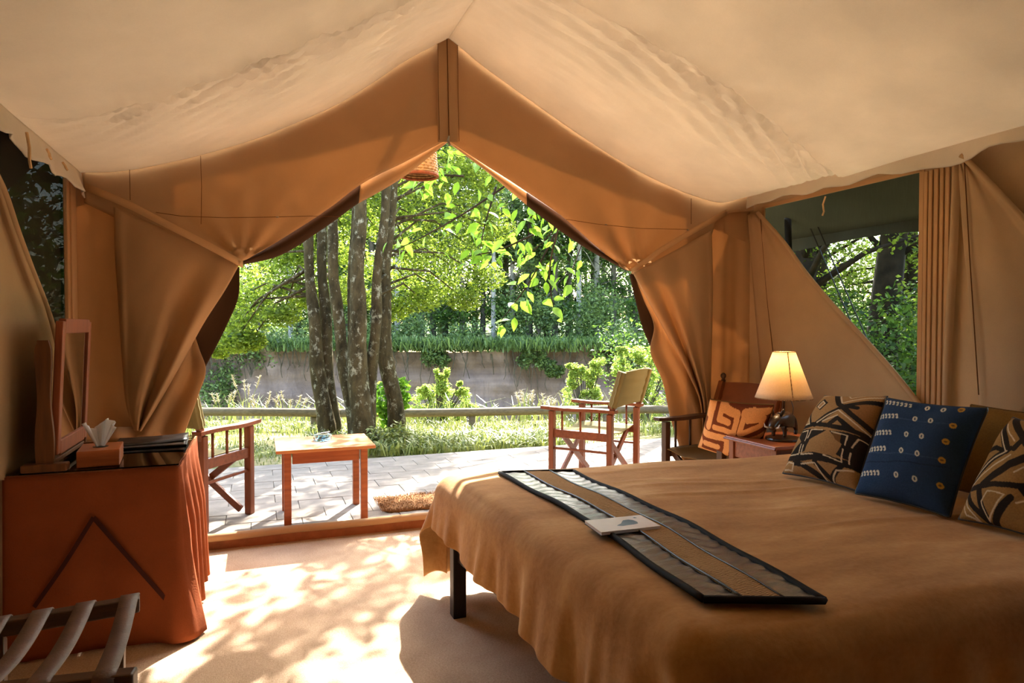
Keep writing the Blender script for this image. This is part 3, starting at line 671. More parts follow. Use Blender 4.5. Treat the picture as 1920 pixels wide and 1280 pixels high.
# ---- cushions: printed cloth as colour on the cushion's own weave
def cushion(name, label, cor, thick, paint, pxc, n=120, T=None, pinch=.05, cat='cushion', group=None):
    TL, TR, BR_, BL_ = [Vector(c) for c in cor]; nrm = ((TR-TL).cross(BL_-TL)).normalized()
    if nrm.dot(Vector((0, 0, EYE))-TL) < 0: nrm = -nrm
    U, V = np.meshgrid(np.linspace(0, 1, n+1), np.linspace(0, 1, n+1))
    def bil(u, v, c): return [(c[0][k]*(1-u)+c[1][k]*u)*(1-v)+(c[3][k]*(1-u)+c[2][k]*u)*v for k in range(len(c[0]))]
    a, b = 2*U-1, 2*V-1
    ui = .5+a*.5*(1-pinch*(1-b**2)); vi = .5+b*.5*(1-pinch*(1-a**2))
    p = np.stack(bil(ui, vi, [tuple(c) for c in (TL, TR, BR_, BL_)]), -1)
    h = thick*(np.clip(1-np.abs(a)**2.4, 0, 1)*np.clip(1-np.abs(b)**2.4, 0, 1))**.48
    h = h*(1+.05*np.sin(U*9+V*4)+.04*np.sin(V*11-U*3))
    N_ = np.array(tuple(nrm)); vs = np.concatenate([(p+h[..., None]*N_).reshape(-1, 3), (p-.55*h[..., None]*N_).reshape(-1, 3)])
    k = (n+1)**2; fs = []
    for i in range(n):
        for j in range(n):
            q = i*(n+1)+j; fs.append((q, q+1, q+n+2, q+n+1)); fs.append((k+q, k+q+n+1, k+q+n+2, k+q+1))
    me = bpy.data.meshes.new(name); me.from_pydata(vs.tolist(), [], fs); me.update(); me.polygons.foreach_set('use_smooth', [True]*len(fs))
    X, Y = bil(U, V, pxc); col = paint(X.ravel(), Y.ravel())
    back = np.tile(col.mean(0), (k, 1)); cc = np.ones((2*k, 4)); cc[:k, :3] = col; cc[k:, :3] = back
    at = me.color_attributes.new('Col', 'FLOAT_COLOR', 'POINT'); at.data.foreach_set('color', cc.ravel())
    me.materials.append(M['printed'])
    o = bpy.data.objects.new(name, me); COL.objects.link(o); tag(o, label, cat, group)
    e = [Vector(vs[i]) for i in list(range(0, n+1, 4))+[r*(n+1)+n for r in range(4, n+1, 4)]+[n*(n+1)+j for j in range(n-4, -1, -4)]+[r*(n+1) for r in range(n-4, -1, -4)]]
    MB().tube(e, .004, 6).build('piping', T or M['black'], o, smooth=True)
    return o
M['printed'] = m_vcol('printed_cloth')
def dist(X, Y, pts):
    d = np.full(X.shape, 1e9)
    for (x0, y0), (x1, y1) in zip(pts[:-1], pts[1:]):
        dx, dy = x1-x0, y1-y0; t = np.clip(((X-x0)*dx+(Y-y0)*dy)/(dx*dx+dy*dy+1e-9), 0, 1)
        d = np.minimum(d, np.hypot(X-x0-t*dx, Y-y0-t*dy))
    return d
def inside(X, Y, P):
    r = np.zeros(X.shape, bool)
    for (x0, y0), (x1, y1) in zip(P, P[1:]+P[:1]):
        if y0 == y1: continue
        r ^= ((y0 > Y) != (y1 > Y)) & (X < (x1-x0)*(Y-y0)/(y1-y0)+x0)
    return r
def rgb(*c): return np.array(lin(*c)[:3])
def painter(base, layers):
    def f(X, Y):
        Xw = X+4*np.sin(Y/47)+1.2*np.sin(Y/17); Yw = Y+4*np.sin(X/51)+1.2*np.sin(X/19)
        c = np.tile(base, (len(X), 1))
        for kind, w, colr, pts in layers:
            if kind == 'p': c[inside(Xw, Yw, pts)] = colr
            elif kind == 'l': c[dist(Xw, Yw, pts) < w*1.15+.8] = colr
            elif kind == 'o':
                for x, y, a, b in pts: c[((X-x)/a)**2+((Y-y)/b)**2 < 1] = colr
        return c
    return f
DK, CR, TN, RU = rgb(44, 36, 30), rgb(214, 192, 158), rgb(166, 126, 80), rgb(150, 96, 54)
L1 = [('p', 0, rgb(150, 106, 62), [(610, 290), (835, 230), (835, 480), (740, 430)]),
      ('l', 15, DK, [(520, 150), (575, 260), (610, 290), (760, 440)]), ('l', 14, DK, [(620, 285), (400, 430)]), ('l', 13, DK, [(700, 300), (610, 290), (850, 215)]), ('l', 14, DK, [(265, 420), (430, 425), (760, 490)]),
      ('l', 9, DK, [(330, 250), (360, 410)]), ('p', 0, DK, [(388, 282), (445, 212), (492, 252), (440, 318)]), ('p', 0, rgb(170, 130, 90), [(410, 284), (443, 238), (466, 258), (432, 300)]),
      ('p', 0, DK, [(500, 430), (588, 365), (700, 470), (650, 485), (590, 405), (540, 440)]), ('p', 0, DK, [(280, 440), (500, 480), (370, 540), (330, 620), (180, 610), (250, 520)]),
      ('p', 0, TN, [(235, 465), (290, 540), (190, 600), (180, 560)]), ('p', 0, DK, [(520, 480), (740, 500), (690, 700), (560, 640), (600, 570)]), ('p', 0, TN, [(362, 545), (500, 495), (590, 580), (440, 640)]),
      ('p', 0, rgb(120, 84, 46), [(540, 490), (600, 500), (590, 560), (560, 540)]), ('l', 20, DK, [(120, 600), (300, 650), (660, 700)]), ('l', 13, DK, [(230, 665), (290, 690), (440, 800)]), ('l', 13, DK, [(440, 660), (400, 700), (480, 790)]), ('l', 12, DK, [(590, 700), (480, 790)]),
      ('l', 3.4, CR, [(288, 400), (350, 412), (315, 280), (288, 400)]), ('l', 3.4, CR, [(420, 412), (590, 318), (742, 470)]), ('l', 3.4, CR, [(470, 405), (590, 365)]), ('l', 3.4, CR, [(556, 165), (598, 252), (835, 175)]), ('l', 3.2, CR, [(612, 168), (640, 202), (720, 175)]), ('l', 3, CR, [(335, 230), (400, 180), (470, 165)]),
      ('l', 3.2, CR, [(408, 286), (443, 236), (468, 258), (432, 302), (408, 286)]), ('l', 3, CR, [(290, 460), (345, 463), (325, 540)]), ('l', 3, CR, [(345, 525), (372, 465), (470, 474)]), ('l', 3, CR, [(540, 488), (636, 510), (618, 572)]), ('l', 3, CR, [(655, 582), (690, 518), (730, 525)]),
      ('l', 3, CR, [(165, 600), (275, 625), (296, 560)]), ('l', 3, CR, [(318, 570), (298, 630), (400, 652)]), ('l', 3, CR, [(478, 656), (588, 684), (604, 600)]), ('l', 3, CR, [(630, 690), (645, 620)]), ('l', 3.4, CR, [(290, 688), (400, 705), (436, 790)]), ('l', 3.4, CR, [(478, 800), (540, 738), (640, 730)]), ('l', 3.4, CR, [(135, 662), (180, 650), (225, 668), (195, 702), (135, 690)])]
B1 = [onX(1547, 741, 2.64), onX(1662, 741, 2.62), None, None]
def bedz(px, py, h=BT+.02): return onZ(px, py, h)
c1 = [onZ(1547, 742, .985), onZ(1664, 743, 1.03), bedz(1607, 920), bedz(1468, 887)]
cushion('cushion', 'brown cushion with black and cream geometric cloth, furthest along the bed beside the lamp', c1, .075, painter(TN, L1), [(395, 150), (835, 160), (630, 835), (105, 695)], n=200)
NV, WH, YE = rgb(44, 66, 98), rgb(214, 208, 190), rgb(196, 150, 66)
L2 = [('l', 2.5, rgb(34, 50, 78), [(600+5, 640), (1320, 700)]), ('l', 2, rgb(60, 84, 118), [(840, 330), (1400, 400)]), ('l', 2, rgb(60, 84, 118), [(700, 575), (1320, 650)])]
for x0, y0, x1, y1, n in ((838, 205, 1075, 238, 8), (800, 322, 990, 330, 7), (756, 438, 938, 452, 7), (715, 556, 892, 566, 7), (652, 717, 842, 741, 7)):
    for k in range(n):
        t = k/(n-1); x, y = x0+(x1-x0)*t, y0+(y1-y0)*t
        L2 += [('o', 0, WH, [(x-3, y-11, 11, 8), (x+3, y+11, 10, 8), (x+5, y, 6, 14)]), ('o', 0, rgb(70, 90, 116), [(x-4, y+1, 4, 7)])]
for x, y in ((1200, 257), (1310, 270), (1130, 352), (1243, 368), (1072, 472), (1188, 492), (1030, 590), (1150, 617), (988, 768), (1115, 795)):
    L2 += [('o', 0, WH, [(x, y, 18, 21)]), ('o', 0, rgb(66, 78, 96), [(x, y, 6, 12)])]
for x, y in ((1420, 268), (1385, 403), (1340, 524), (1303, 654), (1268, 826)):
    L2 += [('o', 0, YE, [(x, y, 22, 22)]), ('o', 0, rgb(110, 90, 60), [(x, y, 11, 7)])]
c2 = [onZ(1664, 746, 1.03), onZ(1853, 765, 1.03), bedz(1781, 970), bedz(1603, 925)]
cushion('cushion', 'indigo blue cushion with white tie-dyed dashes and rings, middle of the three on the bed', c2, .075, painter(NV, L2), [(860, 170), (1560, 242), (1275, 1015), (608, 838)], n=190)
L3 = [('l', 26, DK, [(1690, 330), (1745, 470), (1800, 610)]), ('l', 22, DK, [(1790, 330), (1950, 580)]), ('l', 15, DK, [(1560, 590), (1700, 590), (1800, 620)]), ('l', 17, DK, [(1450, 830), (1640, 690), (1830, 600)]), ('l', 17, DK, [(1400, 845), (1640, 865), (2000, 880)]), ('l', 17, DK, [(1440, 850), (1480, 950), (1590, 1080)]), ('l', 22, DK, [(1570, 870), (1590, 1060)]), ('l', 20, DK, [(1830, 960), (1700, 1060), (1600, 1130)]), ('l', 24, DK, [(1600, 850), (1830, 720), (2100, 640)]),
      ('l', 20, DK, [(1860, 600), (2000, 420), (2120, 380)]), ('l', 20, DK, [(1900, 880), (2050, 1120)]),
      ('l', 4, CR, [(1695, 400), (1738, 500), (1790, 622)]), ('l', 4, CR, [(1755, 390), (1800, 480), (1850, 540)]), ('l', 4, CR, [(1450, 822), (1640, 688), (1800, 618)]), ('l', 4, CR, [(1470, 836), (1680, 725), (1840, 650)]), ('l', 4, CR, [(1600, 1080), (1590, 970), (1650, 910), (1785, 940), (1700, 1020), (1600, 1080)]), ('l', 4, CR, [(1418, 870), (1445, 970), (1515, 1066), (1420, 1020), (1410, 960)]), ('l', 4, CR, [(1860, 780), (2000, 720)]), ('l', 4, CR, [(1860, 990), (1980, 960)])]
c3 = [onZ(1900, 783, 1.0), onZ(2010, 800, 1.0), bedz(1975, 1020), bedz(1798, 973)]
cushion('cushion', 'brown cushion with black and cream curved patchwork, cut by the edge of the frame', c3, .075, painter(rgb(158, 120, 70), L3), [(1730, 315), (2145, 380), (2015, 1205), (1335, 1020)], n=200)
# sleeping pillow behind
pl = [bedw(1.93, .95, 1.0), bedw(1.99, 1.60, .98), bedw(1.86, 1.64, .64), bedw(1.84, .92, .64)]
M['printed_o'] = M['printed']
cushion('pillow', 'plain olive brown pillow against the headboard behind the blue cushion', pl, .09, painter(rgb(128, 92, 40), []), [(0, 0), (100, 0), (100, 100), (0, 100)], n=40, T=M['seat_dark'], cat='pillow')

# ---- bedside table and lamp
tz = .66
st = thing('side_table', 'small red-brown wooden side table carrying the lamp between bed and armchair', 'side table', (2.95, 3.22, 0))
MB().box((0, 0, tz-.012), (.48, .44, .024)).build('top', M['table_wood'], st, bevel=.006)
MB().tube([(x, y, tz-.016) for x, y in ((-.242, -.222), (.242, -.222), (.242, .222), (-.242, .222), (-.242, -.222))], .008, 6).build('edge_moulding', M['red_wood'], st)
for x, y, a, b in ((-.2, 0, .02, .34), (.2, 0, .02, .34), (0, -.19, .38, .02), (0, .19, .38, .02)): box('apron', (x, y, tz-.075), (a, b, .10), M['red_wood'], st)
for x in (-.2, .2):
    for y in (-.185, .185): box('leg', (x, y, (tz-.025)/2), (.042, .042, tz-.025), M['red_wood_z'], st)
lp = thing('table_lamp', 'lit table lamp with a linen shade over a carved dark wooden warthog', 'lamp', (2.93, 3.18, tz))
M['carving'] = m_wood('carved_ebony', lin(28, 18, 11), lin(72, 46, 26), .28, spec=.6)
MB().lathe([(0, 0), (.10, 0), (.104, .006), (.10, .016), (0, .016)], 28).build('base', M['carving'], lp, smooth=False, bevel=.002)
# warthog: one grown body, facing the foot of the bed (-x, a little to the viewer)
def skinned(name, verts, edges, rad, mat, parent, sub=2, root=0):
    me = bpy.data.meshes.new(name); me.from_pydata(verts, edges, []); o = bpy.data.objects.new(name, me); COL.objects.link(o)
    o.modifiers.new('skin', 'SKIN'); o.modifiers.new('sub', 'SUBSURF').levels = sub; o.modifiers['sub'].render_levels = sub
    for i, r in enumerate(rad): me.skin_vertices[0].data[i].radius = (r, r)
    me.skin_vertices[0].data[root].use_root = True
    dg = bpy.context.evaluated_depsgraph_get(); m2 = bpy.data.meshes.new_from_object(o.evaluated_get(dg)); bpy.data.objects.remove(o)
    m2.name = name; m2.materials.clear(); m2.materials.append(mat); m2.polygons.foreach_set('use_smooth', [True]*len(m2.polygons))
    o = bpy.data.objects.new(name, m2); COL.objects.link(o); o.parent = parent; return o
bv = [(.0, 0, .115), (.055, 0, .118), (.095, 0, .112), (-.05, 0, .122), (-.085, 0, .125), (-.115, 0, .118), (-.145, 0, .095), (-.168, 0, .075),
      (-.055, .03, .085), (-.058, .034, .05), (-.06, .034, .02), (-.055, -.03, .085), (-.058, -.034, .05), (-.06, -.034, .02),
      (.085, .03, .085), (.10, .034, .052), (.092, .034, .02), (.085, -.03, .085), (.10, -.034, .052), (.092, -.034, .02), (.122, 0, .10), (.128, 0, .06)]
be = [(0, 1), (1, 2), (0, 3), (3, 4), (4, 5), (5, 6), (6, 7), (3, 8), (8, 9), (9, 10), (3, 11), (11, 12), (12, 13), (2, 14), (14, 15), (15, 16), (2, 17), (17, 18), (18, 19), (2, 20), (20, 21)]
br = [.048, .047, .038, .046, .038, .036, .027, .022, .02, .012, .012, .02, .012, .012, .022, .012, .012, .022, .012, .012, .006, .004]
wz = skinned('carved_warthog', bv, be, br, M['carving'], lp); wz.rotation_euler = (0, 0, .42); wz.location = (.0, 0, .004)
def on_hog(o): o.parent = wz; return o
for s in (-1, 1):
    on_hog(MB().tube([(-.088, s*.022, .150), (-.084, s*.034, .178), (-.080, s*.036, .192)], [.008, .010, .001], 8).build('ear', M['carving'], smooth=True))
    on_hog(MB().tube([(-.148, s*.020, .082), (-.160, s*.040, .088), (-.158, s*.046, .108)], [.006, .005, .001], 8).build('tusk', M['paper'], smooth=True))
on_hog(MB().tube([(-.07+.02*k, 0, .160-.001*k*k) for k in range(7)], [.006, .010, .009, .008, .007, .006, .003], 6).build('mane', M['carving'], smooth=True))
LS = 1.34-136/1260*3.97-tz; LT = 1.34+49/1260*3.97-1.34+1.34-tz
MB().tube([(.0, .0, .10), (.0, .0, LS+.10)], .008, 10).build('pole', M['carving'], lp, smooth=True)
MB().tube([(.03, .0, LS+.05), (.055, -.02, LS-.06), (.05, -.02, LS-.10)], .0025, 6).build('cord', M['black'], lp)
zs, ztp = LS, 1.34-(660-611)/1260*3.97-tz
rb_, rt_ = .162, .062
MB().lathe([(rb_+(rt_-rb_)*t, zs+(ztp-zs)*t) for t in np.linspace(0, 1, 10)], 48).build('shade', M['shade'], lp, smooth=True, solid=.002)
for r, z in ((rb_, zs), (rt_, ztp)): MB().tube([(r*math.cos(t), r*math.sin(t), z) for t in np.linspace(0, 2*PI, 49)], .0028, 6).build('shade_ring', M['weave'], lp, smooth=True)
MB().tube([(rb_*math.cos(-2.0)*1.0, rb_*math.sin(-2.0), zs), (rt_*math.cos(-2.0), rt_*math.sin(-2.0), ztp)], .003, 6).build('shade_seam', M['weave'], lp)
n = N('bulb_glow'); e = n.n('ShaderNodeEmission'); e.inputs[0].default_value = (1, .82, .58, 1); e.inputs[1].default_value = 5; M['bulb'] = n.out(e.outputs[0])
MB().lathe([(0, .0), (.012, .005), (.014, .03), (.028, .055), (.030, .075), (.018, .098), (0, .104)], 16, (0, 0, zs+.10)).build('bulb', M['bulb'], lp, smooth=True)
ld = bpy.data.lights.new('bulb_light', 'POINT'); ld.energy = .95; ld.color = (1, .78, .50); ld.shadow_soft_size = .03
lo = bpy.data.objects.new('bulb_light', ld); COL.objects.link(lo); lo.location = (2.93, 3.18, tz+zs+.225)

# ---- folding safari chairs: local x = width, local y = the way it faces
def safari_chair(name, label, loc, rz, wood, woodz, seat, back, tilt=.10, finial=False, H=.62, Wd=.56, D=.45, group=None, top=.93):
    t = thing(name, label, 'chair', loc, rz, group)
    for sx in (-1, 1):
        x = sx*Wd/2
        for y in (-D/2, D/2): box('leg', (x, y, H/2-.01), (.05, .045, H-.02), woodz, t, .005)
        # arm: a shaped board, a bit wider in front
        a = MB(); rows = []
        for k in range(13):
            u = k/12; y = -D/2-.05+u*(D+.14); w = .030+.012*math.sin(u*PI*.8+.4); z = H+.004*math.sin(u*7)
            rows.append([(x-w, y, z-.012), (x-w, y, z+.012), (x+w, y, z+.012), (x+w, y, z-.012), (x-w, y, z-.012)])
        a.grid(rows).add(rows[0][:4], [(0, 1, 2, 3)]).add(rows[-1][:4], [(3, 2, 1, 0)]).build('arm', wood, t)
        box('side_rail', (x, 0, .42), (.028, D-.03, .065), wood, t)
        box('lower_rail', (x, 0, .30), (.018, D-.04, .018), wood, t)
        for k in range(3):
            y = -D/2+.09+k*(D-.18)/2; MB().tube([(x, y, .44), (x, y, H-.01)], [.009, .009], 8).build('spindle', woodz, t, smooth=True)
        yb = -D/2
        p = MB().beam((x, yb, H-.05), (x, yb-tilt, top), .045, .028, up=(1, 0, 0)); o = p.build('back_post', woodz, t, bevel=.005)
        if finial:
            MB().lathe([(0, 0), (.018, 0), (.018, .012), (.010, .02), (.022, .04), (.020, .055), (.008, .066), (0, .068)], 14, (x, yb-tilt, top)).build('finial', M['dark_wood_z'], o, smooth=True)
    for y in (-D/2+.055, D/2-.055):
        for s in (-1, 1): MB().beam((-s*Wd/2*.93, y+s*.012, .045), (s*Wd/2*.93, y+s*.012, .43), .045, .022, up=(0, 1, 0)).build('cross_brace', wood, t, bevel=.003)
    MB().grid([[(x, y, .455-.035*(1-(2*x/Wd)**2)+.004*math.sin(x*30+y*9)) for x in np.linspace(-Wd/2+.02, Wd/2-.02, 18)] for y in np.linspace(-D/2+.03, D/2+.01, 14)]).build('seat', seat, t, smooth=True, solid=.006)
    MB().grid([[(x, -D/2-tilt*((z-(H-.05))/(top-H+.05))-.03*(1-(2*x/(Wd+.05))**2)+.003*math.sin(z*90+x*6), z+.010*math.cos(x*6)) for x in np.linspace(-Wd/2-.028, Wd/2+.028, 24)] for z in np.linspace(H+.03, top-.004, 16)]).build('back_panel', back, t, smooth=True, solid=.010)
    for sx in (-1, 1):   # sleeve round each post
        MB().beam((sx*(Wd/2), -D/2-tilt*.2, H+.035), (sx*(Wd/2), -D/2-tilt*1.0, top), .066, .042, up=(1, 0, 0)).build('back_sleeve', back, t, bevel=.008)
    return t
safari_chair('safari_chair', 'wooden safari chair with a faded olive canvas back, alone on the sunny paving', (2.57, 4.90, .064), math.atan2(.62, .79), M['red_wood'], M['red_wood_z'], M['seat'], M['seat'], D=.50)
safari_chair('safari_chair', 'wooden safari chair half hidden behind the tied flap next to the low table', (-.43, 4.87, .064), math.atan2(-.58, .81), M['red_wood'], M['red_wood_z'], M['seat'], M['seat'])
safari_chair('safari_chair', 'dark wooden armchair with a russet canvas back and finials, inside beside the lamp', (3.03, 3.93, 0), PI/2+.12, M['dark_wood'], M['dark_wood_z'], M['seat_dark'], M['leather_back'], finial=True, H=.665, Wd=.55, D=.46, top=.915)
PE, BRN = rgb(222, 158, 100), rgb(112, 56, 30)
L4 = [('l', 21, PE, [(640, 495), (600, 660)]), ('l', 20, PE, [(600, 500), (580, 570)]), ('l', 20, PE, [(790, 610), (705, 590), (718, 525), (868, 560), (845, 690), (665, 655)]), ('l', 20, PE, [(965, 600), (1085, 615)]), ('l', 20, PE, [(930, 560), (900, 690), (1075, 665), (1085, 620)]), ('l', 20, PE, [(920, 555), (1140, 575)]),
      ('l', 24, PE, [(560, 715), (790, 750), (765, 920)]), ('l', 22, PE, [(570, 800), (690, 825)]), ('l', 22, PE, [(520, 880), (720, 925)]), ('l', 20, PE, [(520, 790), (500, 880)]), ('l', 20, PE, [(880, 770), (1080, 760)]), ('l', 20, PE, [(870, 830), (1050, 900)])]
ch3 = [Vector((3.265, 4.12, .90)), Vector((3.21, 3.62, .90)), Vector((2.93, 3.62, .485)), Vector((2.96, 4.14, .485))]
ch3 = [onZ(1331, 748, .89), onZ(1452, 758, .885), onZ(1420, 866, .49), onZ(1308, 838, .49)]
cushion('cushion', 'rust cushion with peach maze bands sitting in the dark armchair', ch3, .07, painter(BRN, L4), [(600, 495), (1155, 540), (1020, 1030), (492, 890)], n=130, T=M['seat_dark'])

# ---- low table on the paving, with ashtray
ct = thing('coffee_table', 'low orange-brown wooden table standing on the sunlit paving', 'table', (.40, 4.69, .064))
TT = .495
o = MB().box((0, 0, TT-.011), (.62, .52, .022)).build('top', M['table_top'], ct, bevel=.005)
for x, y, a, b in ((-.235, 0, .02, .36), (.235, 0, .02, .36), (0, -.195, .42, .02), (0, .195, .42, .02)): box('apron', (x, y, TT-.062), (a, b, .078), M['table_wood'], ct)
for x in (-.24, .24):
    for y in (-.2, .2): MB().beam((x, y, 0), (x, y, TT-.022), .045, .045).build('leg', M['table_wood'], ct, bevel=.004)
ap = onZ(605, 825, TT+.064)
at = thing('ashtray', 'round blue glass ashtray on the low outdoor table', 'ashtray', (ap.x, ap.y, TT+.065))
MB().lathe([(0, .0), (.058, .0), (.062, .004), (.062, .040), (.056, .044), (.048, .040), (.044, .014), (0, .012)], 8).build('bowl', M['glass_blue'], at, bevel=.003)
MB().tube([(-.01, .0, .046), (.05, .02, .052)], .004, 8).build('cigarette_stub', M['paper'], at)

# ---- dressing table in its cloth
DX0, DX1, DY0, DY1, DZ = -.955, -.335, 3.19, 4.02, .752
dt = thing('dressing_table', 'dressing table with a glazed parquet wood top beside the left tent wall', 'table', ((DX0+DX1)/2, (DY0+DY1)/2, 0))
dw, dd = DX1-DX0, DY1-DY0
M['parq'] = [m_wood(f'parquet_{k}', lin(*c1), lin(*c2), .35, ax) for k, (c1, c2, ax) in enumerate((((156, 86, 50), (196, 122, 78), 'x'), ((176, 104, 62), (214, 146, 98), 'y'), ((136, 72, 44), (176, 104, 66), 'x')))]
k = 0
for i in range(3):
    for j in range(4):
        box('parquet_panel', (-dw/2+dw/6+i*dw/3, -dd/2+dd/8+j*dd/4, DZ-.018), (dw/3-.002, dd/4-.002, .02), M['parq'][(i+2*j) % 3], dt, .001)
for x in (-dw/2+.05, dw/2-.05):
    for y in (-dd/2+.05, dd/2-.05): box('leg', (x, y, .36), (.05, .05, .72), M['dark_wood_z'], dt)
MB().box((0, 0, DZ-.004), (dw+.012, dd+.012, .006)).build('glass_top', M['pane'], dt)
def skirt():
    path = [(DX0, DY0-.004)]+[(DX0+(dw)*t, DY0-.004) for t in np.linspace(.02, .97, 60)]
    path += [(DX1-.01+.014*math.sin(t), DY0+.01-.014*math.cos(t)) for t in np.linspace(.1, PI/2-.1, 7)]
    path += [(DX1+.004, DY0+dd*t) for t in np.linspace(.03, 1, 80)]
    rows = []; P = np.array(path)
    for k in range(30):
        v = k/29; r = []
        for i, (x, y) in enumerate(P):
            a, b = P[max(i-1, 0)], P[min(i+1, len(P)-1)]; d = b-a; d = d/np.linalg.norm(d); nx, ny = d[1], -d[0]
            side = i > 66; s = i*.1
            if side: off = .006+v*.035+(.022*math.sin((y-DY0)*38)+.012*math.sin((y-DY0)*71+1))*min(1, v*2.5)
            else: off = .004+v*.03+.008*math.sin((x-DX0)*14)*v+.004*math.sin((x-DX0)*33)*v
            cw = math.exp(-(((i-64)/7)**2)); off += cw*.06*max(0, v-.5)**1.3*2.2
            z = (DZ-.012)*(1-v)+.012*v+(.03*abs(math.sin((y-DY0)*9))*v if side else 0)
            r.append((x+nx*off, y+ny*off, z))
        rows.append(r)
    return MB().grid(rows)
sk_ = tag(skirt().build('tablecloth', M['skirt'], smooth=True, solid=.005), 'russet floor-length cloth with a dark chevron round the dressing table', 'tablecloth')
for pts in ([(175, 970), (120, 1058), (64, 1138)], [(175, 970), (250, 1055), (322, 1136)]):
    P = []
    for x, y in pts:
        p = onY(x, y, DY0-.004); v = 1-p.z/DZ; P.append(onY(x, y, DY0-.020-v*.034))
    q = resample(P, 14); m = MB()
    rows = [[Vector(p)+Vector((.006, 0, .006)), Vector(p)-Vector((.006, 0, .006))] for p in q]
    if pts[-1][0] < 175: rows = [[Vector(p)+Vector((-.006, 0, .006)), Vector(p)+Vector((.006, 0, -.006))] for p in q]
    m.grid(rows).build('chevron_ribbon', M['ribbon'], sk_, solid=.002)
# mirror standing on it
mx = thing('table_mirror', 'wooden swing mirror standing on the dressing table', 'mirror', (-.815, 3.47, DZ+.0005))
for y in (-.27, .27):
    box('foot', (0.0, y, .016), (.16, .055, .032), M['mirror_wood'], mx, .006)
    rows = []
    pr = MB(); prof = []
    for k in range(15):
        v = k/14; w = .030-.006*v+.004*math.sin(v*9); z = .03+v*.50
        if v > .93: w *= .75
        prof.append([(-w, y-.011, z), (-w, y+.011, z), (w, y+.011, z), (w, y-.011, z), (-w, y-.011, z)])
    pr.grid(prof).add(prof[-1][:4], [(3, 2, 1, 0)]).build('post', M['mirror_wood'], mx, bevel=.003)
box('stretcher', (0, 0, .03), (.05, .52, .02), M['mirror_wood'], mx)
ft = Matrix.Rotation(.05, 3, 'Y')
fr = bpy.data.objects.new('mirror_frame', None)
fm = box('mirror_frame', ft @ Vector((.02, -.225, .335)), (.028, .045, .55), M['mirror_wood_r'], mx, .004, rot=ft)
for c, d in (((.02, .225, .335), (.028, .045, .55)), ((.02, 0, .59), (.028, .406, .062)), ((.02, 0, .085), (.028, .406, .062))):
    box('frame_rail', ft @ Vector(c), d, M['mirror_wood_r'], fm, .004, rot=ft)
box('mirror_glass', ft @ Vector((.020, 0, .335)), (.010, .41, .45), M['mirror'], fm, 0, rot=ft)
# tissue box and folder
tb = thing('tissue_box', 'reddish wooden tissue box with a white tissue standing up', 'tissue box', (-.645, 3.33, DZ+.0005), .10)
box('box', (0, 0, .034), (.155, .215, .068), M['table_wood'], tb, .003)
MB().lathe([(0, 0), (.030, 0), (.030, .0015), (0, .0015)], 20, (0, 0, .068)).build('slot', M['black'], tb)
rows = [[(.045*w*math.sin(a*.5)*(.25+v)+.006*math.sin(a*4)*v, .035*w*math.cos(a)*(.25+v*.9), .066+v*(.10+.02*math.sin(a*1.5))) for a, w in zip(np.linspace(-2.6, 2.6, 24), [1+.25*math.sin(k*1.7) for k in range(24)])] for v in np.linspace(0, 1, 10)]
MB().grid(rows).build('tissue', M['tissue'], tb, smooth=True, solid=.0015)
fo = thing('folder', 'black leather folder lying on the far end of the dressing table', 'folder', (-.50, 3.76, DZ+.0005), .05)
box('back_cover', (0, 0, .004), (.31, .24, .006), M['black'], fo, .002)
box('pages', (-.004, 0, .012), (.295, .228, .010), M['paper'], fo, .001)
MB().grid([[(x, y, .0185+.008*max(0, x/.155)**2+.0015*math.sin(x*12)) for x in np.linspace(-.155, .155, 14)] for y in (-.12, -.04, .04, .12)]).build('cover', M['black'], fo, smooth=True, solid=.005)
MB().beam((-.155, -.12, .011), (-.155, .12, .011), .008, .020).build('spine', M['black'], fo)

# ---- luggage rack in the corner of the frame
RZ = .50
b0, b1 = onZ(262, 1116, RZ), onZ(-40, 1168, RZ); f0, f1 = onZ(254, 1256, RZ), onZ(-60, 1290, RZ)
lr = thing('luggage_rack', 'folding luggage rack with dark rails and leather straps in the near corner', 'luggage rack', (b0+f1)/2*1.0)
lr.location.z = 0
sub(MB().beam(b0-Vector((0, 0, .024)), b1-Vector((0, 0, .024)), .045, .045).build('rail', M['dark_wood'], bevel=.006), lr)
sub(MB().beam(f0-Vector((0, 0, .024)), f1-Vector((0, 0, .024)), .045, .050).build('rail', M['dark_wood'], bevel=.006), lr)
M['strap'] = m_plain('brown_leather_strap', lin(104, 78, 68), .5, var=.12, scale=20, bump=.3, spec=.4)
def along(a, b, px): # point of a rail under an image column
    best = min((abs((lambda c: 960+FPX*c.x/-c.z)(_R.transposed() @ (a.lerp(b, t)-Vector((0, 0, EYE))))-px), t) for t in np.linspace(0, 1, 200)); return a.lerp(b, best[1])
for (pb, pf) in ((243, 198), (160, 75), (78, -25), (-2, -110)):
    A = along(b0, b1, pb) if pb > -40 else b1+(b1-b0)*.1; B = along(f0, f1, pf) if pf > -60 else f1+(f1-f0)*.16
    d = (b0-b1).normalized(); rows = []
    side = [(A+Vector((0, .024, -.03))), (A+Vector((0, .024, .0)))]
    pts = [A+Vector((0, .026, -.045)), A+Vector((0, .026, -.004)), A+Vector((0, .012, .004))]
    for t in np.linspace(.05, .95, 14): p = A.lerp(B, t); p.z += .003-.02*math.sin(PI*t); pts.append(p)
    pts += [B+Vector((0, -.012, .004)), B+Vector((0, -.027, -.004)), B+Vector((0, -.027, -.05))]
    sub(MB().grid([[p-d*.025, p, p+d*.025] for p in pts]).build('strap', M['strap'], smooth=True, solid=.004), lr)
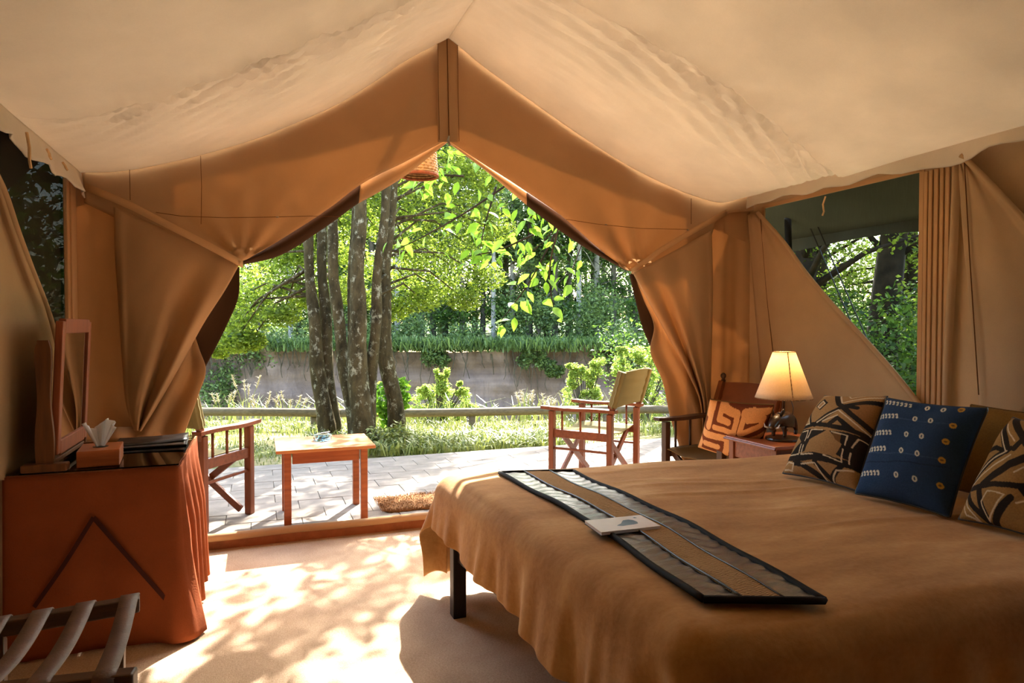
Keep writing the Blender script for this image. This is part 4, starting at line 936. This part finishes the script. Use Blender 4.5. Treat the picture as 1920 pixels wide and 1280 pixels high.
for (p, q) in ((b0, f0), (b1, f1)):
    off = (b1-b0).normalized()*.05 if p is b0 else (b0-b1).normalized()*.05
    A, B = p+off, q+off
    sub(MB().beam((A.x, A.y, RZ-.05), (B.x, B.y+.03, .0), .04, .022, up=(1, 0, 0)).build('leg', M['dark_wood'], bevel=.003), lr)
    sub(MB().beam((B.x+.024, B.y, RZ-.05), (A.x+.024, A.y-.03, .0), .04, .022, up=(1, 0, 0)).build('leg', M['dark_wood'], bevel=.003), lr)
# ================================================================== OUTSIDE
fw, rt = Vector((math.sin(YAW), math.cos(YAW), 0)), Vector((math.cos(YAW), -math.sin(YAW), 0))
def wp(l, d, z=0): v = rt*l+fw*d; v.z = z; return v
def gz(d): return .03-.10*min(1, max(0, (d-6.5)/3)) if d < 10 else -.07-.95*(d-10)*.62 if d < 17 else -4.2
# ---- paving laid in running bond
va = struct(MB().grid([[(x, y, .046) for x in (-2.2, 4.9)] for y in (YF+.02, 6.62)]).build('terrace_floor', M['grout']))
pm = MB().box((0, 0, 0), (1, 1, 1)); rg = random.Random(11)
cx_, ry_ = .315, .235
base = None
for j in range(9):
    y = YF+.05+ry_*(j+.5)
    for i in range(24):
        x = -1.95+cx_*(i+.5)+(cx_/2 if j % 2 else 0)
        if x > 4.7: continue
        if base is None:
            o = box('paver', (0, 0, 0), (cx_-.004, ry_-.004, .03), M['paver'], va, .002); base = o
        else: o = base.copy(); COL.objects.link(o)
        o.location = (x, y, .048+rg.uniform(-.0012, .0012)); o.rotation_euler = (rg.uniform(-.004, .004), rg.uniform(-.004, .004), rg.uniform(-.006, .006))
# coir mat in the doorway
mq = [onZ(713, 966, .08), onZ(722, 938, .08), onZ(850, 921, .08), onZ(850, 958, .08)]
mc = Vector((1.20, 4.62, .064)); mc = (onZ(713, 950, .07)+onZ(905, 935, .07))/2; 
cm = MB(); rows = []
for j in range(12):
    r = []
    for i in range(30):
        u, v = i/29*2-1, j/11*2-1
        k = 1-.06*(abs(u)**6+abs(v)**6)
        r.append((mc.x+.07+u*.46*k+.006*rg.uniform(-1, 1), mc.y+.05+v*.20*k+.006*rg.uniform(-1, 1), .066+.014*(1-max(abs(u), abs(v))**8)+rg.uniform(0, .004)))
    rows.append(r)
mt = tag(cm.grid(rows).build('doormat', M['coir'], smooth=True, solid=.01), 'shaggy brown coir doormat on the paving at the tent doorway', 'doormat')
bb = [(mc.x+.07+rg.uniform(-.455, .455), mc.y+.05+rg.uniform(-.195, .195), .078) for _ in range(6000)]
leaf_obj('pile', blades(bb, .022, .004, 3, 1.2), M['coir'], mt, 'stuff')

# ---- lawn, log rail, river cutting
rows = []
for d in [4.0, 5, 6, 6.6, 7.2, 8, 8.6, 9.2, 10, 11, 12.5, 14, 15.5, 17, 20, 24, 29.5]:
    rows.append([wp(l, d, gz(d)+.03*math.sin(l*1.3+d)*math.sin(d*1.7)*(d > 6.8)-.02) for l in np.linspace(-22, 26, 60)])
ln = MB().grid(rows).build('ground', M['lawn'], smooth=True); struct(ln)
for v in ln.data.vertices:
    if v.co.y < 6.8 and -2.6 < v.co.x < 5.2 and v.co.z > -.2: v.co.z = -.03
nrg = np.random.default_rng(4)
def scatter(n, l0, l1, d0, d1, keep=None):
    out = []
    while len(out) < n:
        l, d = nrg.uniform(l0, l1), nrg.uniform(d0, d1); p = wp(l, d, gz(d)-.02)
        if p.y < 6.66 and -2.5 < p.x < 4.95: continue
        if keep and nrg.random() > keep(l, d): continue
        out.append(p)
    return out
patch = lambda l, d: max(.02, min(1, .3+.8*math.sin(l*1.9+1)*math.sin(d*2.3+l)))
leaf_obj('lawn_grass', blades(scatter(9000, -6, 5.5, 6.2, 9.4, patch), .05, .010, 1, .9), M['grass'], None, 'stuff')
leaf_obj('lawn_grass', blades(scatter(5500, -6, 5.5, 8.5, 9.6), .12, .012, 2, .7), M['grass'], None, 'stuff')
leaf_obj('lawn_grass', blades(scatter(3500, -2.4, .6, 6.9, 8.3), .15, .02, 3, .9), M['grass'], None, 'stuff')
for o in [x for x in bpy.data.objects if x.name.startswith('lawn_grass')]:
    o['category'] = 'grass'
for o, t in zip([x for x in bpy.data.objects if x.name.startswith('lawn_grass')], ('short patchy sunlit grass of the lawn beyond the paving', 'longer grass along the foot of the log rail', 'rough clumps of grass round the feet of the trees')): o['label'] = t
DR = 9.25
rl = thing('log_rail', 'low weathered log rail on short posts along the edge of the lawn', 'rail', wp(0, DR, 0))
def raw(o, root=rl): return sub(o, root)
ra = [wp(l, DR+.06*math.sin(l*.7), .165+.012*math.sin(l*1.1)+l*.004) for l in np.linspace(-7, 7, 40)]
for a in range(0, 39, 13): raw(MB().tube(ra[a:a+14], .058, 10).build('log', M['rail'], smooth=True))
for l in (-5.2, -2.73, -.55, 1.3, 2.25, 4.4): raw(MB().tube([wp(l, DR, -.2), wp(l, DR, .12)], .05, 8).build('post', M['rail'], smooth=True))
# tall grass and seed plumes beyond the rail
leaf_obj('tall_grass', blades(scatter(2600, -6.5, 6, 9.7, 11.4), .42, .018, 5, .8), M['grass'], None, 'stuff')
tg = bpy.data.objects['tall_grass']; tg['label'] = 'tall arching grass growing behind the log rail'; tg['category'] = 'grass'
def plume(px, py, d, n=5, h=.5, spread_=.12):
    root = onD(px, py, d); t = thing('seed_plume', 'x', 'grass', root-Vector((0, 0, h)))
    for k in range(n):
        a = 2*PI*k/n+px; q = Vector((math.cos(a)*spread_, math.sin(a)*spread_, h*random.uniform(.85, 1.1)))
        MB().tube([(0, 0, 0), q*.55+Vector((0, 0, .05)), q], [.005, .004, .003], 5).build('stem', M['grass'], t)
        v = blades([tuple(q*(1-.28*i/60)) for i in range(60)], .055, .008, k, .9); leaf_obj('plume', v, M['plume'], t)
    return t
for (px, py, d, n, h, s), lab in zip(((985, 735, 10.2, 8, .55, .14), (1028, 745, 10.4, 7, .5, .12), (495, 745, 10, 5, .55, .22), (462, 712, 10, 4, .6, .20), (545, 742, 10.2, 5, .5, .25), (420, 738, 10.2, 4, .5, .2)),
    ('feathery pale seed plume standing before the earth bank left of the empty chair', 'thin seed plume close to the left arm of the olive chair', 'leaning seed heads behind the rail left of the trees', 'single tall seed head above the rail left of the trees', 'seed heads bending towards the tree trunks', 'seed heads beside the tied tent flap')):
    plume(px, py, d, n, h, s)['label'] = lab

# ---- the clump of trees in front of the opening
def trunk_obj(name, pts, rad, mat, root, n=12):
    P = resample(pts, 26); R_ = np.interp(np.linspace(0, 1, 26), np.linspace(0, 1, len(rad)), rad)
    return sub(MB().tube([tuple(p+np.array((.012*math.sin(i*1.3), .012*math.cos(i*1.7), 0))) for i, p in enumerate(P)], list(R_*(1+.07*np.sin(np.arange(26)*2.1))), n).build(name, mat, smooth=True), root)
def gpt(px, py, D): p = onD(px, py, D); p.z = gz(D)-.06; return p
NEAR = [  # pixels of the trunk (bottom first), camera depth, radius in pixels bottom->top, label
  ([(616, 815), (600, 720), (588, 600), (581, 500), (577, 430), (572, 300), (566, 120)], 8.0, (17, 9, 7, 6), 'leftmost slim trunk of the clump, dark and leaning left'),
  ([(628, 815), (618, 740), (610, 600), (605, 500), (602, 410), (598, 280), (594, 120)], 8.15, (14, 9, 8, 6), 'slim trunk sharing a foot with the leftmost one, its bark mossy'),
  ([(668, 800), (652, 720), (636, 620), (627, 520), (622, 420), (612, 280), (602, 110)], 7.75, (13, 10, 9, 7), 'speckled trunk leaning left out of the thick fork'),
  ([(678, 822), (676, 770), (670, 650), (671, 540), (674, 400), (678, 260), (684, 90)], 7.55, (24, 13, 11, 9), 'pale lichened trunk rising straight from the thick fork'),
  ([(672, 800), (664, 720), (658, 620), (660, 520), (664, 420), (666, 260), (668, 110)], 7.95, (10, 7, 6, 5), 'thin dark trunk behind the fork'),
  ([(686, 812), (696, 720), (703, 620), (708, 520), (717, 440), (728, 300), (742, 100)], 7.85, (13, 9, 8, 7), 'mottled trunk leaning right out of the thick fork'),
  ([(744, 800), (738, 740), (724, 670), (719, 600), (724, 480), (735, 350), (748, 200), (760, 60)], 8.3, (17, 12, 9, 7), 'rightmost trunk, bent at the foot beside the green shrub'),
]
ROOTS = []
for pts, D, rp_, lab in NEAR:
    base = gpt(pts[0][0], pts[0][1], D)
    t = thing('slender_tree', lab, 'tree', base, 0, None); ROOTS.append((t, pts, D))
    P = [base]+[onD(x, y, D) for x, y in pts[1:]]
    top = P[-1]; P += [top+Vector((.1, .1, 1.6))]
    trunk_obj('trunk', P, [r*D/FPX for r in rp_], M['bark'], t)
SPR = {0: [(440, 640, 8.4, 36), (465, 600, 8.6, 48), (500, 560, 8.9, 52), (440, 560, 8.9, 46), (530, 590, 8.4, 34), (545, 530, 8.6, 46), (480, 520, 9.2, 50), (430, 610, 9.0, 36), (410, 655, 8.8, 26), (520, 480, 8.8, 50), (470, 640, 8.5, 28), (560, 470, 9, 46)],
       1: [(590, 480, 9.4, 50), (560, 440, 9.2, 56), (620, 540, 9.4, 44), (600, 420, 9.6, 50), (640, 470, 9.6, 46), (575, 560, 9.2, 30)],
       2: [(640, 420, 9.0, 50), (600, 380, 9.4, 60), (650, 380, 9.2, 50), (620, 330, 9.2, 60)],
       3: [(700, 420, 9.4, 46), (700, 370, 9.0, 55), (690, 320, 9.4, 60), (740, 340, 9.4, 50)],
       4: [(690, 500, 9.8, 44), (680, 560, 9.8, 36), (650, 540, 10, 36)],
       5: [(760, 460, 9.0, 50), (770, 400, 9.2, 54), (760, 520, 9.4, 50), (790, 560, 9.2, 40), (740, 580, 9.2, 34), (780, 340, 9.2, 55)],
       6: [(830, 420, 9.2, 56), (850, 500, 9.4, 56), (820, 540, 9.6, 44), (880, 460, 9.4, 48), (870, 560, 9.2, 34), (840, 350, 9.2, 56), (900, 390, 9.4, 50), (930, 430, 9.6, 40), (880, 320, 9.2, 44), (910, 520, 9.4, 38), (800, 480, 9.4, 50), (850, 300, 9.6, 34), (920, 340, 9.8, 34)]}
for k, (t, pts, D) in enumerate(ROOTS):
    C, R_ = [], []
    br_ = MB()
    for i, (px, py, d, r) in enumerate(SPR[k]):
        c = onD(px, py, d); C.append(c); R_.append(r*d/FPX)
        sp = onD(pts[4][0] if py < 520 else pts[3][0], min(py+40+(i % 3)*30, 640)-90 if py > 420 else py+40, D)
        if py > 520: sp = onD(pts[3][0], 500+(i % 4)*18, D)
        mid = sp.lerp(c, .55)+Vector((0, 0, .18))
        br_.tube([sp, mid, c], [.020, .012, .004], 6)
    for q in range(3): C.append(onD(pts[-1][0]+q*60-60, -20-60*q, D+.5)); R_.append(.55)
    sub(br_.build('branches', M['bark'], smooth=True), t)
    v = leaves(C, R_, 820, .058, spread=(1.1, 1.1, .7), asp=.52, seed=20+k)
    sub(leaf_obj('foliage', v, M['leaf'] if k != 6 else M['leaf_olive']), t)
# the nearer bough of broad leaves that hangs into the opening from the right
root = onD(1080, 330, 6.2)
bo_ = thing('hanging_bough', 'bough of broad bright green leaves hanging into the doorway view from above', 'branch', root)
twigs = [([(1150, 200), (1060, 400), (1000, 470), (950, 500)], 6.2), ([(1060, 380), (1030, 520), (1040, 590)], 6.1), ([(1050, 420), (985, 540), (940, 600)], 6.3), ([(1000, 440), (930, 470), (880, 480)], 6.3), ([(1120, 270), (960, 340), (900, 300), (850, 290)], 6.4), ([(960, 340), (870, 400), (800, 440), (740, 470)], 6.4), ([(1060, 380), (1000, 400), (990, 440)], 6.1), ([(930, 350), (905, 440), (900, 470)], 6.4), ([(1150, 200), (1090, 460), (1060, 540)], 6.6), ([(870, 330), (820, 330), (790, 340)], 6.5)]
C = []
tw = MB()
for pts, d in twigs:
    P = resample([onD(x, y, d) for x, y in pts], 14); tw.tube([tuple(p) for p in P], list(np.linspace(.012, .004, 14)), 6)
    for i, p in enumerate(P):
        if i > 3: C += [p+nrg.normal(size=3)*.07 for _ in range(2)]
sub(tw.build('twigs', M['bark_dark'], smooth=True), bo_)
lm = MB().add([(0, 0, 0), (.028, .03, .010), (.036, .065, .012), (.022, .105, .006), (0, .145, -.010), (-.022, .105, .006), (-.036, .065, .012), (-.028, .03, .010), (0, .05, .0), (0, .1, -.002)],
    [(0, 1, 8, 7), (1, 2, 8), (7, 8, 6), (2, 3, 9, 8), (8, 9, 5, 6), (3, 4, 9), (9, 4, 5)])
first = None
for c in C[::1][:270]:
    if first is None: o = lm.build('leaf', M['leaf_big'], bo_, smooth=True); first = o
    else: o = first.copy(); COL.objects.link(o)
    d = Vector((nrg.normal(), nrg.normal(), -.9+nrg.normal()*.5)).normalized(); o.parent = bo_; o.matrix_parent_inverse = Matrix.Identity(4)
    q = d.to_track_quat('Y', 'Z'); o.rotation_mode = 'QUATERNION'; o.rotation_quaternion = q @ Matrix.Rotation(nrg.uniform(-1.2, 1.2), 3, 'Y').to_quaternion()
    o.location = Vector(tuple(c))-bo_.location; o.scale = (nrg.uniform(.7, 1.25),)*3
q0 = onD(1150, 200, 6.2)
sub(MB().tube([q0, q0.lerp(Vector((8.2, 11.5, 5.2)), .5)+Vector((0, 0, .4)), Vector((8.3, 11.5, 4.6))], [.014, .04, .07], 8).build('limb', M['bark_dark'], smooth=True), bo_)
# high crowns between the sun and the doorway: they shade the left of the paving and dapple the carpet
def bigtree(name, label, base, h, crown, mat_l, mat_b, n_each, leaf, rad=.16, seed=1, lean=(0, 0), group=None, spread_=(1, 1, .75)):
    t = thing(name, label, 'tree', base, 0, group)
    top = Vector((lean[0], lean[1], h))
    P = resample([(0, 0, -.2), (lean[0]*.2, lean[1]*.2, h*.35), (lean[0]*.6, lean[1]*.6, h*.7), tuple(top)], 16)
    MB().tube([tuple(p) for p in P], list(np.linspace(rad*1.25, rad*.3, 16)), 10).build('trunk', mat_b, t, smooth=True)
    m = MB()
    for x, y, z, r in crown:
        s = Vector(tuple(P[min(15, max(4, int(15*(z-.6)/h)))])); c = Vector((x, y, z)); m.tube([s, s.lerp(c, .5)+Vector((0, 0, .15)), c], [rad*.28, rad*.16, rad*.05], 6)
    m.build('branches', mat_b, t, smooth=True)
    v = leaves([c[:3] for c in crown], [c[3] for c in crown], n_each, leaf, spread=spread_, asp=.5, seed=seed)
    leaf_obj('foliage', v, mat_l, t); return t
cr = []
r3 = random.Random(21)
for sx, sy, r in ((.05, 3.0, .35), (.5, 3.4, .3), (-.1, 5.0, .45), (-.6, 5.4, .5), (.35, 5.0, .4), (.9, 5.5, .35), (-.9, 5.9, .5), (.6, 6.3, .5), (1.3, 5.7, .3), (1.0, 6.6, .4), (-.1, 3.4, .5), (.35, 2.9, .42), (.1, 4.6, .6), (.5, 5.3, .55), (-.3, 5.2, .5), (.9, 5.9, .55), (-.6, 6.0, .6), (1.2, 4.95, .22), (.9, 3.6, .25), (.2, 6.2, .5), (1.5, 6.2, .3), (-.9, 4.7, .5), (-.2, 2.6, .3), (.75, 4.35, .3), (.45, 3.9, .25), (-1.3, 5.6, .55)):
    h = r3.uniform(4.7, 5.9); cr.append((sx+.5*h-8.2, sy+.866*h-11.5, h, r))
bigtree('shade_tree', 'tall tree to the right of the doorway whose crown dapples the paving', Vector((8.2, 11.5, -.1)), 8.6, cr, M['leaf'], M['bark'], 150, .12, .15, 5)

# ---- shrubs
def shrub(name, label, base, h, blobs, mat, n_each, leaf, seed, asp=.4, droop=0):
    t = thing(name, label, 'shrub', base)
    m = MB()
    for x, y, z, r in blobs: m.tube([(0, 0, -.1), (x*.4, y*.4, z*.5), (x, y, z+r*.5)], [.018, .012, .004], 5)
    m.build('stems', M['bark_mid'], t)
    leaf_obj('foliage', leaves([b[:3] for b in blobs], [b[3] for b in blobs], n_each, leaf, asp=asp, droop=droop, seed=seed), mat, t); return t
def blobs_at(pxs, D, base): return [(lambda p: (p.x-base.x, p.y-base.y, p.z-base.z, r*D/FPX))(onD(x, y, D)) for x, y, r in pxs]
for nm, lab, bpx, D, pxs, mt_, ne, lf, asp in (
  ('feathery_shrub', 'feathery yellow-green shrub before the earth bank right of the tree clump', (820, 790), 10.4, [(820, 750, 34), (790, 765, 26), (822, 718, 22), (828, 700, 14), (855, 755, 28), (862, 730, 16), (795, 735, 20), (775, 780, 22), (880, 775, 20), (845, 780, 26)], 'leaf_fern', 240, .055, .34),
  ('feathery_shrub', 'feathery yellow-green shrub just left of the olive chair back', (1098, 790), 10.4, [(1098, 740, 34), (1092, 705, 24), (1118, 690, 18), (1115, 720, 26), (1075, 715, 18), (1122, 760, 26), (1080, 750, 24), (1072, 690, 10)], 'leaf_fern', 240, .055, .34),
  ('feathery_shrub', 'tallest feathery yellow-green shrub rising behind the olive chair back', (1195, 800), 10.8, [(1180, 680, 28), (1210, 670, 30), (1160, 690, 18), (1200, 720, 36), (1165, 660, 12), (1225, 740, 34), (1180, 760, 34), (1230, 790, 30), (1240, 700, 22)], 'leaf_fern', 240, .055, .34),
  ('green_shrub', 'small glossy green shrub round the bent foot of the rightmost trunk', (735, 800), 8.6, [(720, 735, 22), (748, 725, 20), (735, 760, 22), (712, 765, 18), (755, 750, 16), (728, 790, 16)], 'leaf_big', 90, .11, .5),
  ('green_shrub', 'low leafy clump at the foot of the trees by the paving', (735, 835), 7.4, [(720, 835, 26), (760, 830, 26), (790, 838, 20), (700, 820, 22), (745, 812, 24)], 'grass', 160, .07, .35)):
    base = onD(bpx[0], bpx[1], D); base.z = gz(D)-.06
    if mt_ == 'leaf_fern': pxs = [(x+rg.uniform(-1, 1)*r*.75, y+rg.uniform(-1.1, .7)*r*.75, r*rg.uniform(.28, .55)) for x, y, r in pxs for _ in range(6)]; ne = 120
    shrub(nm, lab, base, 1, blobs_at(pxs, D, base), M[mt_], ne, lf, 31+len(lab), asp)

# ---- the far river bank
DB = 30.0
rows = []
bn = np.random.default_rng(9)
for i in range(26):
    v = i/25; r = []
    for j in range(150):
        l = -22+46*j/149
        z = -4.4+4.75*v+.18*math.sin(l*.5)*v
        back = 1.5*(1-v)*-.35+.35*math.sin(l*1.3)+.22*math.sin(l*3.1+z*1.4)+.14*math.sin(l*7.3+1+z)+.10*math.sin(z*6+l*.4)-(.55*max(0, v-.86)/.14)+bn.uniform(-.05, .05)
        r.append(wp(l, DB+back, z))
    rows.append(r)
struct(MB().grid(rows).build('river_bank', M['bank'], smooth=True))
struct(MB().grid([[wp(l, d, .38+.25*math.sin(l*.37+d*.2)*(d > 31)+.03*(d-30)) for l in np.linspace(-40, 50, 60)] for d in (29.3, 30, 31, 34, 40, 55, 80)]).build('far_ground', M['turf'], smooth=True))
def fsc(n, l0, l1, d0, d1, z0, z1): return np.stack([np.array(wp(nrg.uniform(l0, l1), nrg.uniform(d0, d1), nrg.uniform(z0, z1))) for _ in range(n)])
leaf_obj('bank_grass', blades(fsc(11000, -15, 11, 28.6, 31.5, .2, .5), .5, .06, 8, 1.1), M['leaf_far'], None, 'stuff')
og = bpy.data.objects['bank_grass']; og['label'] = 'grass fringe along the top of the far river bank'; og['category'] = 'grass'
rb = MB(); r4 = random.Random(2)
for k in range(150):
    l = r4.uniform(-14, 10); d = DB-.75; z = .3; P = [wp(l, d, z)]
    for q in range(r4.randint(2, 5)): l += r4.uniform(-.12, .12); z -= r4.uniform(.2, .45); P.append(wp(l, d+.1*q*.3, z))
    rb.tube(P, [.025-.003*i for i in range(len(P))], 4)
tag(rb.build('hanging_roots', M['bark_mid'], smooth=True), 'thin bare roots hanging from the top edge of the earth bank', 'roots', kind='stuff')
# bushes hanging over and standing on the bank
for k, (px, py, r, lab) in enumerate(((470, 655, 60, 'dark bush hanging over the bank at the tied flap'), (590, 640, 60, 'bush on the far bank behind the leftmost trunks'), (815, 665, 28, 'bush trailing down the earth bank beside the tree clump'), (998, 665, 26, 'bush trailing down the middle of the earth bank'), (1150, 650, 56, 'bush on the far bank behind the feathery shrubs'), (1090, 620, 50, 'bush on top of the far bank left of the olive chair'), (960, 620, 44, 'bush under the pale far trunk'), (880, 625, 40, 'low bush on the bank top right of the clump'), (760, 628, 46, 'low bush on the bank top close behind the bent trunk'), (400, 720, 46, 'grey green bush at the foot of the bank by the tied flap'), (1200, 690, 56, 'dark bush low on the bank behind the olive chair'), (1040, 690, 18, 'small tuft on the face of the earth bank'), (690, 640, 50, 'bush seen between the forked trunks'), (1010, 590, 40, 'leafy bush before the far wood, middle of the view'), (1130, 575, 46, 'leafy bush before the far wood, next to the right flap'))):
    d = 29.2 if py > 640 else 31.5; p = onD(px, py, d); R0 = r*d/FPX
    shrub('bank_bush', lab, p-Vector((0, 0, R0*.8)), 1, [(nrg.uniform(-.7, .7)*R0, nrg.uniform(-.4, .4)*R0, R0*.8+nrg.uniform(-.6, .6)*R0, R0*.62) for _ in range(7)], M['leaf_far'], 170, .17, 50+k, .55)
# the wood beyond: each tree with its own trunk and crown, three crowns shared between them
protos = []
def far_proto(kind, k):
    rr = random.Random(k); h = (13, 15, 11, 14)[kind]
    crown = []
    for _ in range(34):
        z = rr.uniform(.34 if kind in (0, 3) else .12, 1.0)*h; w = 1.9*(1-.45*abs(z/h-.55)); crown.append((rr.uniform(-w, w), rr.uniform(-w, w), z, rr.uniform(.5, 1.0)))
    return bigtree('forest_tree', 'tall leafy tree of the wood beyond the river bank', Vector((0, 0, 0)), h, crown, M['leaf_far'] if kind != 2 else M['leaf_dark'], M[('bark_pale', 'bark_mid', 'bark_mid', 'bark_pale')[kind]], 120, .24, (.13, .16, .14, .11)[kind], 60+k, (rr.uniform(-.5, .5), 0), 'trees of the wood beyond the river')
FL = ('tall pale-trunked tree of the wood beyond the river', 'tall grey-trunked leafy tree of the wood beyond the river', 'low dark-leaved tree of the wood beyond the river', 'slim whitish-trunked tree of the wood beyond the river')
FG = ('pale trees of the far wood', 'grey trees of the far wood', 'dark trees of the far wood', 'slim trees of the far wood')
def copy_tree(src, loc, rz, sc):
    r = src.copy(); COL.objects.link(r); r.location = loc; r.rotation_euler = (0, 0, rz); r.scale = (sc,)*3
    for ch in src.children: c = ch.copy(); COL.objects.link(c); c.parent = r
    return r
protos = [far_proto(k, k) for k in range(4)]
for q, a, b in zip(protos, FL, FG): q['label'] = a; q['group'] = b
spots = []
for k, px in enumerate((370, 430, 490, 545, 600, 655, 700, 745, 790, 812, 868, 925, 960, 992, 1040, 1085, 1120, 1150, 1190, 1235)): spots.append((px, 33.5+(k*37 % 50)/20, k))
for k, px in enumerate((400, 470, 540, 620, 690, 760, 830, 890, 950, 1010, 1070, 1130, 1200, 1270)): spots.append((px, 38.5+(k*29 % 40)/12, k+1))
for k, px in enumerate((380, 480, 580, 680, 780, 860, 940, 1020, 1100, 1180, 1260)): spots.append((px, 45+(k*17 % 40)/10, k+2))
spots += [(px, d, 2) for px, d in ((180, 36), (250, 35), (310, 37), (905, 36), (945, 37.5), (985, 36.5), (835, 37), (1025, 38), (1065, 36.5), (1110, 38), (1150, 37), (560, 37), (640, 38), (720, 37), (785, 38))]
used = set()
for px, d, k in spots:
    p = onD(px, 611, d); p.z = .4+.03*(d-30)-.1; s = .85+.3*((k*53) % 17)/17
    q = protos[k % 4]
    if k % 4 not in used: used.add(k % 4); q.location = p; q.scale = (s,)*3
    else: copy_tree(q, p, k*1.9, s)
leaf_obj('undergrowth', leaves([tuple(wp(nrg.uniform(-19, 17), nrg.uniform(32, 44), nrg.uniform(.6, 2.6))) for _ in range(240)]+[tuple(wp(nrg.uniform(-22, 20), nrg.uniform(40, 50), nrg.uniform(1, 6.5))) for _ in range(260)], [.9]*240+[1.1]*260, 90, .22, asp=.5, seed=91), M['leaf_far'], None, 'stuff')
ug = bpy.data.objects['undergrowth']; ug['label'] = 'dense undergrowth between the trunks of the far wood'; ug['category'] = 'undergrowth'

# ---- trees close outside the right-hand windows
side = [((8.4, 7.3, -.1), 7.5, (1.0, -.5), .20, 'leaf', 'thick leaning trunk seen through the net beside the webbing bands', 3.2), ((6.9, 7.2, -.1), 6, (.2, .1), .22, 'leaf_olive', 'dark trunk low behind the diagonal flap edge', 2.4), ((10.4, 8.3, -.1), 8, (0, .3), .13, 'leaf_olive', 'leafy tree filling the right half of the netted window', .5), ((10.2, 10.2, -.1), 8.5, (.2, 0), .16, 'leaf', 'leafy tree behind the leaning trunk outside the net', .5), ((9.2, 4.6, -.1), 7, (0, 0), .12, 'leaf', 'leafy tree outside the last window by the bed head', .5), ((14, 11.4, -.1), 9.5, (0, 0), .16, 'leaf_dark', 'shady tree far off behind the netted window', .5), ((12.6, 12.6, -.1), 9.5, (0, 0), .16, 'leaf_olive', 'tall tree far off beside the black pole', .5)]
for k, (b, h, le, rad, ml, lab, zl) in enumerate(side):
    rr = random.Random(80+k)
    crown = [(rr.uniform(-1.6, 1.6)+(le[0] if zl > 1 else 0), rr.uniform(-1.6, 1.6), rr.uniform(zl, h), rr.uniform(.45, .8)) for _ in range(36)]
    bigtree('side_tree', lab, Vector(b), h, crown, M[ml], M['bark_dark'], 420, .075, rad, 90+k, le)
leaf_obj('side_undergrowth', leaves([(nrg.uniform(6.5, 13), nrg.uniform(4, 12), nrg.uniform(.1, 1.5)) for _ in range(150)], [.6]*150, 260, .085, asp=.5, seed=92), M['leaf_dark'], None, 'stuff')
su = bpy.data.objects['side_undergrowth']; su['label'] = 'dark leafy undergrowth outside the netted window behind the bed'; su['category'] = 'undergrowth'
for k, (x, y) in enumerate(((-5.5, 3.5), (-4.5, 6.5))):
    rr = random.Random(100+k)
    bigtree('side_tree', ('leafy tree outside the window by the mirror', 'leafy tree outside behind the tied left flap')[k], Vector((x, y, -.1)), 6.5, [(rr.uniform(-1.4, 1.4), rr.uniform(-1.4, 1.4), rr.uniform(1.2, 6.5), .7) for _ in range(22)], M['leaf'], M['bark_dark'], 110, .13, .14, 120+k)

shrub('added_dark_bush', 'dark bush added outside the window by the mirror to darken its net', Vector((-2.2, 6.6, 0)), 1, [(rg.uniform(-.7, .5), rg.uniform(-1.4, 2.4), rg.uniform(.2, 2.6), .55) for _ in range(26)], M['leaf_dark'], 260, .13, 140, .55)  # added bush, blocks the bright sky behind the left net
# ---- wicker shade hanging from the ridge pole outside
bp_ = onY(786, 310, 4.95)
bk_ = thing('wicker_lampshade', 'round wicker lampshade hanging outside above the doorway', 'lampshade', bp_)
R1, R0, Hh = .135, .115, .23
MB().lathe([(R1, -.075), (R1*.995, 0), (R0, Hh-.075)], 40).build('liner', M['wicker'], bk_, smooth=True)
for k in range(11):
    z = -.062+k*Hh/11; r = R1+(R0-R1)*(z+.075)/Hh
    MB().tube([((r+.004*math.cos(j*PI+k*PI))*math.cos(2*PI*j/40), (r+.004*math.cos(j*PI+k*PI))*math.sin(2*PI*j/40), z) for j in range(41)], .009, 5, False).build('wicker_ring', M['wicker'], bk_, smooth=True)
for k in range(20):
    a = 2*PI*k/20; MB().tube([((R1+.002)*math.cos(a), (R1+.002)*math.sin(a), -.07), ((R0+.002)*math.cos(a), (R0+.002)*math.sin(a), Hh-.075)], .004, 5).build('wicker_stake', M['wicker'], bk_)
MB().tube([(R1*math.cos(t), R1*math.sin(t), -.078) for t in np.linspace(0, 2*PI, 41)], .012, 8, False).build('rim', M['wicker_rim'], bk_, smooth=True)
MB().lathe([(R0, Hh-.075), (.02, Hh-.06), (.02, Hh-.02)], 30).build('cap', M['wicker'], bk_)
MB().tube([(0, 0, Hh-.03), (0, 0, Hh+.35)], .004, 6).build('flex', M['black'], bk_)
rpz = bp_.z+Hh+.35
tag(MB().tube([(bp_.x, YF+.03, rpz), (bp_.x, 5.6, rpz-.02)], .03, 10).build('ridge_pole', M['rail'], smooth=True), 'ridge pole running out over the doorway', 'pole')
